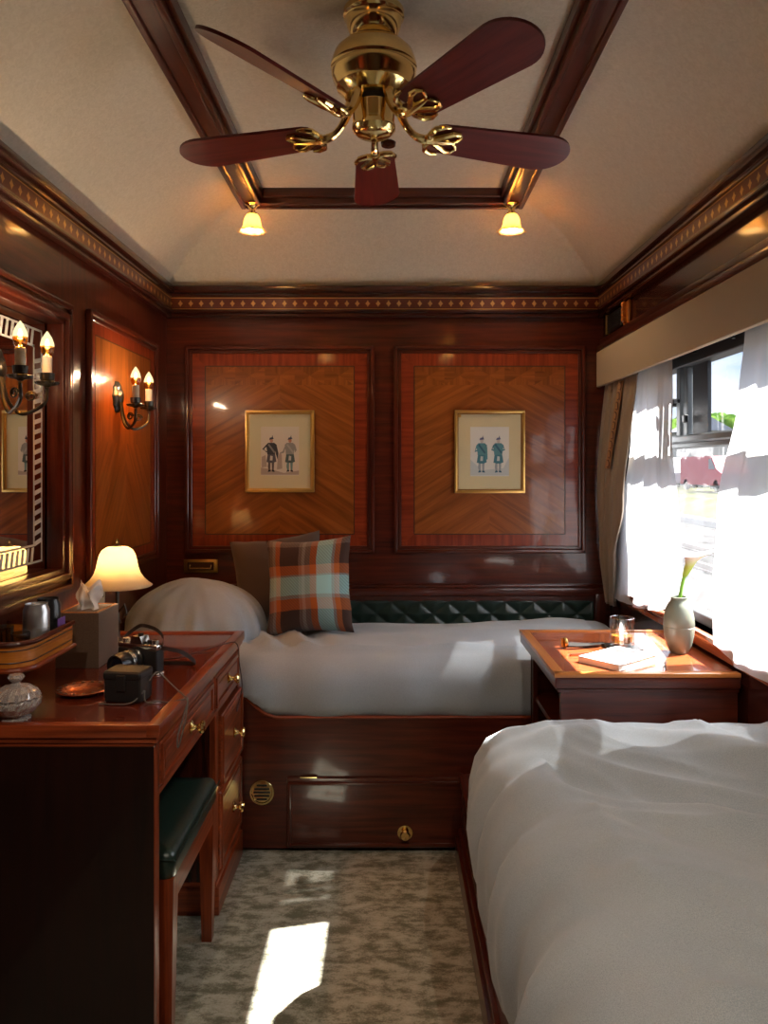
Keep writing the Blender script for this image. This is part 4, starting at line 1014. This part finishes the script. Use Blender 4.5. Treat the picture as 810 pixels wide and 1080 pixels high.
for ax_, ay in ((sx0+.026, sy0+.026), (sx1-.024, sy0+.026), (sx0+.026, sy1-.026), (sx1-.024, sy1-.026)):
    m = MB(); a = .021; b_ = .014
    V = [(ax_+i*b_, ay+j*b_, 0) for i, j in ((-1, -1), (1, -1), (1, 1), (-1, 1))]+[(ax_+i*a, ay+j*a, .394) for i, j in ((-1, -1), (1, -1), (1, 1), (-1, 1))]
    m.add(V, [[0, 1, 2, 3], [4, 5, 6, 7], [0, 1, 5, 4], [1, 2, 6, 5], [2, 3, 7, 6], [3, 0, 4, 7]], grain=2); m.build('leg', M['desk'], st, smooth=0)

# ------------------------------------------------------------------ things on the desk
# wall tray
tr = thing('wall_tray', 'inlaid satinwood tray shelf fixed to the wall below the mirror', 'shelf', (XL, 1.9, .865))
ZX0, ZX1, ZY0, ZY1 = XL+.002, -.846, 1.785, 2.045
def tray_outline(o, r=.055):
    P = [(ZX0, ZY1+o), (ZX1+o, ZY1+o)]
    cx, cy = ZX1-r, ZY0+r
    for i in range(11): a = -PI/2*i/10; P.append((cx+(r+o)*math.cos(a), cy+(r+o)*math.sin(a)))
    P.append((ZX0, ZY0-o)); return P
m = MB(); m.prism(tray_outline(-.006), 'z', .872, .884)
P = tray_outline(0); Q = tray_outline(-.006); n = len(P)
V = [(x, y, z) for z in (.872, .926) for x, y in P]+[(x, y, z) for z in (.872, .926) for x, y in Q]
F = []
for i in range(n-1):
    F += [[i, i+1, n+i+1, n+i], [2*n+i, 2*n+i+1, 3*n+i+1, 3*n+i], [n+i, n+i+1, 3*n+i+1, 3*n+i]]
m.add(V, F, grain=1); m.build('tray_body', M['tray_orange'], tr, smooth=40)
m = MB(); m.tube([(x, y, .930) for x, y in tray_outline(.001)], .0065, 8); m.build('top_rim', M['mahog'], tr)
m = MB(); m.tube([(x, y, .869) for x, y in tray_outline(.003)], .0065, 8); m.build('bottom_bead', M['desk'], tr)
m = MB()
for z in (.886, .914): m.tube([(x, y, z) for x, y in tray_outline(.0003)], .0016, 6)
m.build('inlay_line', M['line'], tr)
TB = .884
def can(x, y, mat, matl, h, label, band=None):
    t = thing('drinks_can', label, 'can', (x, y, TB)); R = .031
    m = MB(); m.lathe([(0, .002), (.022, 0), (.026, .003), (R, .012), (R, h-.016), (.0262, h-.004), (.0268, h), (.0255, h), (.0245, h-.005), (0, h-.005)], (x, y, TB), 40); m.build('can_body', mat, t)
    m = MB(); m.tube([(x-.009, y-.004, TB+h-.004), (x-.009, y-.014, TB+h-.003), (x+.003, y-.014, TB+h-.003), (x+.003, y-.004, TB+h-.004)], .0012, 6); m.build('ring_pull', M['brass_dull'], t)
    m = MB(); m.lathe([(R+.0003, .03), (R+.0003, .06)], (x, y, TB), 40, fl=None); m.build('label_band', matl, t, fix=False)
can(-.887, 1.925, M['steel'], simple('grey can print', (.45, .45, .46), .35, .8), .118, 'silver drinks can standing in the wall tray')
can(-.893, 2.005, M['black'], simple('dark can print', (.05, .05, .055), .35, .3), .118, 'black drinks can behind the silver one in the wall tray')
def tumbler(x, y, h, label):
    m = MB(); R = .022; m.lathe([(0, 0), (R-.003, 0), (R-.001, .004), (R, h), (R-.0015, h), (R-.003, .008), (0, .007)], (x, y, TB), 28)
    tag(m.build('tumbler', M['smoke'], fix=False), label, 'glass')
tumbler(-.888, 1.846, .062, 'small clear tumbler at the near side of the silver can')
tumbler(-.945, 1.880, .070, 'small clear tumbler close to the wall behind the other tumbler')
m = MB(); m.box(-.001, .001, -.021, .021, 0, .042); o = m.build('card', M['purple']); o.location = (-.8565, 2.000, TB+.026); o.rotation_euler = (0, math.radians(0), 0); tag(o, 'small purple card propped against the rim of the wall tray', 'card')
m2 = MB(); m2.box(-.0015, .0005, -.016, .016, 0, .026); 
m = MB(); m.lathe([(0, 0), (.012, 0), (.013, .003), (.013, .036), (.009, .040), (.009, .050), (0, .050)], (-.945, 1.815, TB), 20); tag(m.build('bottle', M['black']), 'small black bottle at the rounded end of the wall tray', 'bottle')

# tissue box
tx = thing('tissue_box', 'square brown leather tissue box with a white tissue pulled up', 'tissue box', (-.895, 2.27, DZ-.006))
z0 = DZ-.006
m = MB(); m.box(-.958, -.833, 2.195, 2.355, z0, z0+.158, .003, seg=2); m.build('box_cover', fabric('box leather', (.10, .060, .038), (.17, .115, .08), .55), tx)
m = MB()
for a0, a1, b0, b1 in ((-.952, -.839, 2.198, 2.203), (-.952, -.839, 2.347, 2.352), (-.952, -.947, 2.198, 2.352), (-.844, -.839, 2.198, 2.352)): m.box(a0, a1, b0, b1, z0+.157, z0+.160, .001)
m.build('top_edging', M['tray_orange'], tx)
def tf(u, v):
    a = (u-.5); z = z0+.155+.075*v
    x = -.895+a*.058*(1+.25*v)+.006*math.sin(v*7+u*9); y = 2.268+.012*math.sin(a*14+v*2)+.012*nz(u*3, v*3, 2)+.010*v
    return (x, y, z+.012*math.sin(u*9)*v-.035*v*max(0, abs(a)-.35)*3)
m = MB(); m.grid(tf, 24, 16); m.grid(lambda u, v: Vector(tf(1-u, v))+Vector((.004, -.018*(1-abs(u-.5)), -.008*v)), 24, 16); m.build('tissue', M['tissue'], tx, smooth=60, fix=False, solid=.0008)

# table lamp
lx, ly = -.878, 2.47
lp = thing('table_lamp', 'lit table lamp with a bell-shaped alabaster glass shade', 'lamp', (lx, ly, DZ-.006))
m = MB(); m.lathe([(0, DZ-.006), (.052, DZ-.006), (.052, DZ+.002), (.044, DZ+.008), (.020, DZ+.014), (.010, DZ+.022), (.008, DZ+.06), (.014, DZ+.07), (.008, DZ+.08), (.006, DZ+.12), (.006, 1.00), (.012, 1.005), (.012, 1.035), (0, 1.04)], (lx, ly, 0), 32); m.build('base', M['pewter'], lp)
m = MB(); m.tube([(lx, ly, DZ+.10), (lx+.028, ly-.01, DZ+.13), (lx+.034, ly-.01, DZ+.10), (lx+.022, ly-.01, DZ+.085)], .004, 8); m.build('scroll_arm', M['pewter'], lp)
m = MB(); m.lathe([(.012, 1.089), (.032, 1.086), (.046, 1.077), (.054, 1.062), (.059, 1.042), (.063, 1.022), (.070, 1.002), (.082, .984), (.097, .970), (.108, .962)], (lx, ly, 0), 56); m.build('lamp_shade', M['lampshade'], lp, fix=False, solid=.003)
m = MB(); m.lathe([(.016, 1.088), (.014, 1.092), (.006, 1.096), (.004, 1.100), (.006, 1.106), (.002, 1.114), (0, 1.115)], (lx, ly, 0), 20); m.build('finial', M['pewter'], lp)
m = MB(); m.lathe([(0, 1.035), (.014, 1.04), (.020, 1.055), (.014, 1.070), (0, 1.075)], (lx, ly, 0), 16); m.build('bulb', M['bulb'], lp)
point('light', (lx, ly, 1.045), 1.2, WARM, .02)

# crystal jar
jx, jy = P2(17, 1.750), 1.750; jz = DZ-.006
cj = thing('crystal_jar', 'lidded cut-crystal jar at the near corner of the desk', 'jar', (jx, jy, jz))
def cut(a, i): return 1+.05*math.cos(12*a+i*PI)
m = MB(); m.lathe([(0, 0), (.030, 0), (.032, .004), (.026, .010), (.040, .020), (.050, .034), (.052, .044), (.048, .050)], (jx, jy, jz), 48, fl=cut); m.lathe([(.045, .050), (.044, .030), (.030, .016), (0, .012)], (jx, jy, jz), 48); m.build('bowl', M['crystal'], cj, smooth=0)
m = MB(); m.lathe([(.050, .051), (.052, .054), (.044, .066), (.028, .076), (.012, .080), (.008, .084), (.014, .090), (.018, .096), (.014, .102), (0, .103)], (jx, jy, jz), 48, fl=lambda a, i: 1+(.045*math.cos(12*a+i*PI) if i < 8 else .08*math.cos(8*a))); m.build('lid', M['crystal'], cj, smooth=0)

# copper dish
ox, oy = P2(88, 1.955), 1.955
cd = thing('dish', 'round copper dish with a patterned rim beside the crystal jar', 'dish', (ox, oy, jz))
m = MB(); m.lathe([(0, .003), (.040, .003), (.046, .006), (.052, .012), (.064, .014), (.066, .012), (.064, .010), (.052, .006), (.044, 0), (0, 0)], (ox, oy, jz), 56); m.build('plate', M['copper'], cd)
m = MB()
for k in range(16):
    a = 2*PI*k/16; r = .0585; m.lathe([(0, .0016), (.004, .001), (.005, 0)], (ox+r*math.cos(a), oy+r*math.sin(a), jz+.0135), 8)
m.build('rim_pattern', M['line'], cd)

# camera
cm = thing('film_camera', 'black and chrome film camera with a long lens lying on the desk', 'camera', (-.700, 2.155, jz), math.radians(-22))
m = MB(); m.box(-.068, .068, -.017, .017, .004, .070, .007, seg=3); m.build('camera_body', M['black_l'], cm, local=True)
m = MB(); m.box(-.068, .068, -.016, .016, .069, .083, .004, seg=2); m.box(-.068, .068, -.0165, .0165, 0, .005, .002)
m.prism([(-.022, .083), (.022, .083), (.013, .104), (-.013, .104)], 'y', -.020, .014); m.build('top_plate', M['chrome'], cm, local=True)
for xk, r, h in ((.050, .010, .012), (.030, .007, .009), (-.050, .011, .010)):
    m = MB(); m.lathe([(0, 0), (r, 0), (r, h-.001), (r-.001, h), (0, h)], (xk, 0, .083), 24, fl=lambda a, i: 1+.03*math.cos(20*a)); m.build('dial', M['chrome'] if r > .008 else M['black'], cm, local=True)
m = MB(); m.lathe([(0, -.017), (.031, -.017), (.032, -.022), (.032, -.042), (.030, -.044), (.030, -.062), (.031, -.064), (.031, -.082), (.029, -.092), (.028, -.098), (.027, -.098), (.025, -.090), (0, -.086)], (-.004, 0, .040), 44, 'y'); ln = m.build('lens_barrel', M['black'], cm, local=True)
m = MB(); m.lathe([(.0325, -.026), (.0325, -.034)], (-.004, 0, .040), 44, 'y'); m.lathe([(.0306, -.046), (.0306, -.058)], (-.004, 0, .040), 44, 'y'); m.build('chrome_ring', M['chrome'], ln, local=True, fix=False)
m = MB(); m.lathe([(0, -.091), (.024, -.0885)], (-.004, 0, .040), 36, 'y'); m.build('front_glass', M['lens'], ln, local=True)
m = MB(); m.box(-.006, .006, -.006, .006, .104, .110, .001); m.build('hot_shoe', M['black'], cm, local=True)
m = MB()
def ribbon(mb, pts, w, th, up=(0, 0, 1)):
    P = smooth_path(pts, 8); V = []; F = []
    for i, p in enumerate(P):
        t_ = (P[min(i+1, len(P)-1)]-P[max(0, i-1)]).normalized(); u_ = Vector(up); n_ = t_.cross(u_).normalized(); b_ = n_.cross(t_)
        V += [tuple(p+b_*w/2+n_*th/2), tuple(p-b_*w/2+n_*th/2), tuple(p-b_*w/2-n_*th/2), tuple(p+b_*w/2-n_*th/2)]
    for i in range(len(P)-1):
        for k in range(4): k2 = (k+1) % 4; F.append([i*4+k, i*4+k2, i*4+4+k2, i*4+4+k])
    F += [[0, 1, 2, 3], [len(V)-4, len(V)-3, len(V)-2, len(V)-1]]
    mb.add(V, F)
ribbon(m, [(.070, 0, .074), (.085, .01, .070), (.105, .045, .055), (.115, .090, .020), (.090, .115, .006), (.040, .10, .0065), (-.03, .05, .010), (-.066, .01, .02)], .011, .0016)
ribbon(m, [(-.072, 0, .074), (-.078, .03, .09), (-.05, .05, .115), (-.01, .035, .122), (.03, .03, .115), (.06, .02, .100), (.072, .004, .078)], .010, .0016)
m.build('strap', simple('dark brown strap', (.035, .022, .018), .4), cm, local=True)

# camera case + cord
cs = thing('camera_case', 'small black leather camera pouch standing in front of the camera', 'case', (-.648, 1.90, jz), math.radians(-8))
m = MB(); m.box(-.048, .048, -.035, .035, 0, .066, .010, seg=3); m.build('pouch', M['black_l'], cs, local=True)
m = MB(); m.box(-.050, .050, -.038, .037, .054, .078, .011, seg=3); m.box(-.012, .012, -.041, -.036, .03, .07, .002); m.build('flap', M['black_l'], cs, local=True)
m = MB()
m.tube(smooth_path([(.049, .01, .045), (.060, .03, .062), (.080, .03, .050), (.110, .02, .030), (.140, .01, .012), (.162, -.02, .010), (.168, -.05, -.03), (.160, -.07, -.085), (.155, -.06, -.06), (.160, -.03, -.01), (.150, .0, .006), (.115, -.02, .004), (.085, -.015, .004), (.060, -.03, .006), (.052, -.02, .03)], 8), .0018, 6)
m.tube(smooth_path([(.052, -.02, .03), (.030, -.042, .006), (-.01, -.052, .003), (-.05, -.05, .003)], 6), .0018, 6)
m.build('neck_cord', simple('grey cord', (.10, .09, .085), .5), cs, local=True)
# cable hanging over the far drawers
m = MB(); E = DX+.018
m.tube(smooth_path([(-.72, 2.33, jz+.002), (-.66, 2.30, jz+.002), (-.60, 2.37, jz+.003), (E-.02, 2.47, DZ+.003), (E+.004, 2.52, DZ-.012), (E+.008, 2.535, .70), (E+.016, 2.54, .62), (E+.006, 2.53, .565), (E+.004, 2.515, .545)], 8), .0018, 6)
tag(m.build('cable', simple('brown cable', (.05, .02, .015), .4)), 'thin brown cable hanging over the desk drawers', 'cable')

# ------------------------------------------------------------------ outside
def noise_mat(name, c1, c2, scale, rough=.9):
    m_, nt, b = new_mat(name); tc = nt.nodes.new('ShaderNodeTexCoord'); n = nt.nodes.new('ShaderNodeTexNoise'); n.inputs['Scale'].default_value = scale; n.inputs['Detail'].default_value = 6
    nt.links.new(tc.outputs['Object'], n.inputs['Vector']); r = ramp(nt, [(.4, c1), (.62, c2)]); nt.links.new(n.outputs['Fac'], r.inputs['Fac']); nt.links.new(r.outputs['Color'], b.inputs['Base Color']); b.inputs['Roughness'].default_value = rough; b.inputs['Specular IOR Level'].default_value = 0
    return m_
GZ = -1.0
m = MB(); m.add([(1.6, -20, GZ), (60, -20, GZ), (60, 140, GZ), (1.6, 140, GZ)], [[0, 1, 2, 3]])
struct(m.build('ground', noise_mat('ballast', (.012, .0115, .011), (.048, .046, .044), 1.5), smooth=0), 'grey stone ballast beside the train', 'ground')
m = MB(); m.add([(14.0, -10, GZ+.02), (16, -10, GZ+.8), (16, 140, GZ+.8), (14, 140, GZ+.02), (60, -10, GZ+1.2), (60, 140, GZ+1.2)], [[0, 1, 2, 3], [1, 4, 5, 2]])
struct(m.build('grass_field', noise_mat('dry grass', (.030, .040, .010), (.075, .072, .030), .8), smooth=0), 'yellow-green grass bank beyond the tracks', 'grass')
m = MB(); m.box(12.7, 13.3, -8, 120, GZ, GZ+.25); struct(m.build('platform_kerb', simple('pale concrete', (.09, .09, .09), .8), smooth=0), 'pale concrete kerb running along the tracks', 'kerb')
railm = simple('rail steel', (.20, .17, .15), .4, .8)
for x, l in ((3.0, 'nearest the train'), (4.45, 'second out from the train'), (7.2, 'third out from the train'), (8.65, 'farthest from the train')):
    m = MB(); m.box(x-.035, x+.035, -8, 120, GZ+.10, GZ+.16); m.box(x-.012, x+.012, -8, 120, GZ+.02, GZ+.12); m.box(x-.07, x+.07, -8, 120, GZ, GZ+.03)
    tag(m.build('rail', railm, smooth=0), 'steel rail on the ballast, '+l, 'rail', 'rails outside the window')
# vehicles
def van(x, y, col, label, L=5.2):
    t = thing('van', label, 'van', (x, y, GZ+.95)); z = GZ+.95; W = 1.9
    body = [(y-L/2, z+.35), (y+L/2, z+.35), (y+L/2, z+2.0), (y+L/2-.3, z+2.15), (y-L/2+1.5, z+2.15), (y-L/2+.8, z+1.35), (y-L/2+.1, z+1.1)]
    m = MB(); m.prism(body, 'x', x, x+W); m.build('van_body', simple(label[:10], col, .35, 0, .5), t, smooth=0)
    m = MB(); m.prism([(y-L/2+.95, z+1.35), (y-L/2+1.9, z+1.35), (y-L/2+1.9, z+1.95), (y-L/2+1.55, z+2.0)], 'x', x-.01, x+.01); m.build('side_window', M['lens'], t, smooth=0)
    for dy in (-L/2+.9, L/2-.9):
        for xx in (x, x+W-.2):
            m = MB(); m.lathe([(0, 0), (.35, 0), (.35, .2), (0, .2)], (xx, y+dy, z+.35), 20, 'x'); m.build('wheel', M['black'], t)
van(19.5, 55.5, (.24, .24, .25), 'white van parked beyond the tracks')
van(19.5, 48.5, (.20, .012, .018), 'red van parked beyond the tracks, at the near side of the white van', 6.5)
# trees
leafm = noise_mat('leaves', (.015, .035, .006), (.05, .085, .016), 1.2); trunkm = simple('bark', (.08, .06, .04), .9)
def tree(x, y, h, r, label, seed):
    z = GZ+1; t = thing('tree', label, 'tree', (x, y, z), group='trees beyond the tracks')
    m = MB(); m.tube([(x, y, z), (x, y, z+h*.5)], [.3, .18], 8); m.build('trunk', trunkm, t)
    rng = random.Random(seed); m = MB()
    for k in range(14):
        a = rng.random()*2*PI; rr = rng.random()**.5*r*.75; hz = z+h*(.38+.5*rng.random()); s_ = r*(.32+.25*rng.random())
        bm = bmesh.new(); bmesh.ops.create_icosphere(bm, subdivisions=3, radius=s_)
        V = []
        for v in bm.verts:
            d = 1+.28*nz(v.co.x*2.5/s_+k, v.co.y*2.5/s_, v.co.z*2.5/s_+seed)+.12*nz(v.co.x*7/s_+k, v.co.y*7/s_, v.co.z*7/s_)
            V.append((x+rr*math.cos(a)+v.co.x*d, y+rr*math.sin(a)+v.co.y*d, hz+v.co.z*.85*d))
        m.add(V, [[v.index for v in f.verts] for f in bm.faces]); bm.free()
    m.build('crown', leafm, t, smooth=180)
for i, (x, y, h, r) in enumerate([(29, 66, 5.6, 3.2), (36, 72, 7.2, 3.6), (26, 78, 5.8, 3.2), (33, 84, 7.0, 3.6), (30, 57, 4.6, 2.6), (42, 80, 7.5, 3.8), (24, 90, 6.5, 3.4), (37, 62, 5.6, 3.0), (36, 53, 5.2, 2.8), (44, 69, 7.0, 3.4), (39, 94, 8, 4)]):
    tree(x, y, h, r, 'leafy green tree in the row behind the parked vans', i)
t = thing('house', 'small pale house among the trees beyond the tracks', 'house', (23.8, 58.5, 0))
m = MB(); m.box(22.6, 25.6, 58, 62, GZ+1, 4.2); m.build('walls', simple('render', (.2, .19, .18), .8), t, smooth=0)
m = MB(); m.prism([(22.3, 4.2), (25.9, 4.2), (24.1, 5.2)], 'y', 57.8, 62.2); m.build('roof', simple('slate', (.12, .13, .16), .7), t, smooth=0)
m = MB(); m.box(22.57, 22.61, 59, 60, 2.6, 3.6); m.build('window_pane', M['lens'], t, smooth=0)

# ------------------------------------------------------------------ sun, sky
sd = Vector((-1, -.24, -1.19)).normalized()
l = bpy.data.lights.new('sun', 'SUN'); l.energy = 17; l.angle = math.radians(.6); l.color = (1, .96, .90)
o = bpy.data.objects.new('sun', l); COL.objects.link(o); o.rotation_euler = sd.to_track_quat('-Z', 'Y').to_euler(); o.location = (5, 4, 6)
w = bpy.data.worlds.new('sky'); sc.world = w; w.use_nodes = True; nt = w.node_tree; L = nt.links.new
bg = nt.nodes['Background']
tc = nt.nodes.new('ShaderNodeTexCoord'); mp = nt.nodes.new('ShaderNodeMapping'); mp.inputs['Scale'].default_value = (1, 1, 2.6)
n = nt.nodes.new('ShaderNodeTexNoise'); n.inputs['Scale'].default_value = 2.6; n.inputs['Detail'].default_value = 7; n.inputs['Roughness'].default_value = .6
L(tc.outputs['Generated'], mp.inputs['Vector']); L(mp.outputs['Vector'], n.inputs['Vector'])
rc = ramp(nt, [(.42, (0, 0, 0)), (.62, (1, 1, 1))]); L(n.outputs['Fac'], rc.inputs['Fac'])
sx = nt.nodes.new('ShaderNodeSeparateXYZ'); L(tc.outputs['Generated'], sx.inputs[0])
rs = ramp(nt, [(.0, (.15, .20, .27)), (.25, (.09, .15, .26)), (.42, (.30, .40, .60)), (.6, (1.6, 1.75, 2.0)), (1, (1.8, 1.95, 2.2))]); L(sx.outputs['Z'], rs.inputs['Fac'])
mx = nt.nodes.new('ShaderNodeMix'); mx.data_type = 'RGBA'; L(rc.outputs['Color'], mx.inputs[0]); L(rs.outputs['Color'], mx.inputs[6]); mx.inputs[7].default_value = (.30, .31, .33, 1)
rl = ramp(nt, [(.35, (1, 1, 1)), (.5, (0, 0, 0))]); L(sx.outputs['Z'], rl.inputs['Fac'])
ml = nt.nodes.new('ShaderNodeMath'); ml.operation = 'MULTIPLY'; L(rc.outputs['Color'], ml.inputs[0]); L(rl.outputs['Color'], ml.inputs[1]); L(ml.outputs[0], mx.inputs[0])
L(mx.outputs[2], bg.inputs['Color']); bg.inputs['Strength'].default_value = 1.7

# ------------------------------------------------------------------ camera & output
cam = bpy.data.cameras.new('camera'); co = bpy.data.objects.new('camera', cam); COL.objects.link(co)
co.location = (0, 0, EYE); co.rotation_euler = (PI/2, 0, 0)
cam.sensor_fit = 'VERTICAL'; cam.sensor_height = 36; cam.lens = 811/1080*36
cam.shift_x = -7/1080; cam.shift_y = -46/1080; cam.clip_start = .05; cam.clip_end = 400
sc.camera = co
sc.view_settings.view_transform = 'Standard'; sc.view_settings.look = 'None'; sc.view_settings.gamma = 1; sc.view_settings.use_curve_mapping = False
sc.view_settings.exposure = 1.52
cy = sc.cycles
cy.use_denoising = True
try: cy.denoiser = 'OPENIMAGEDENOISE'
except Exception: pass
cy.max_bounces = 10; cy.diffuse_bounces = 6; cy.glossy_bounces = 5; cy.transmission_bounces = 8; cy.transparent_max_bounces = 16
cy.sample_clamp_indirect = 8; cy.caustics_reflective = False; cy.caustics_refractive = False; cy.blur_glossy = .5
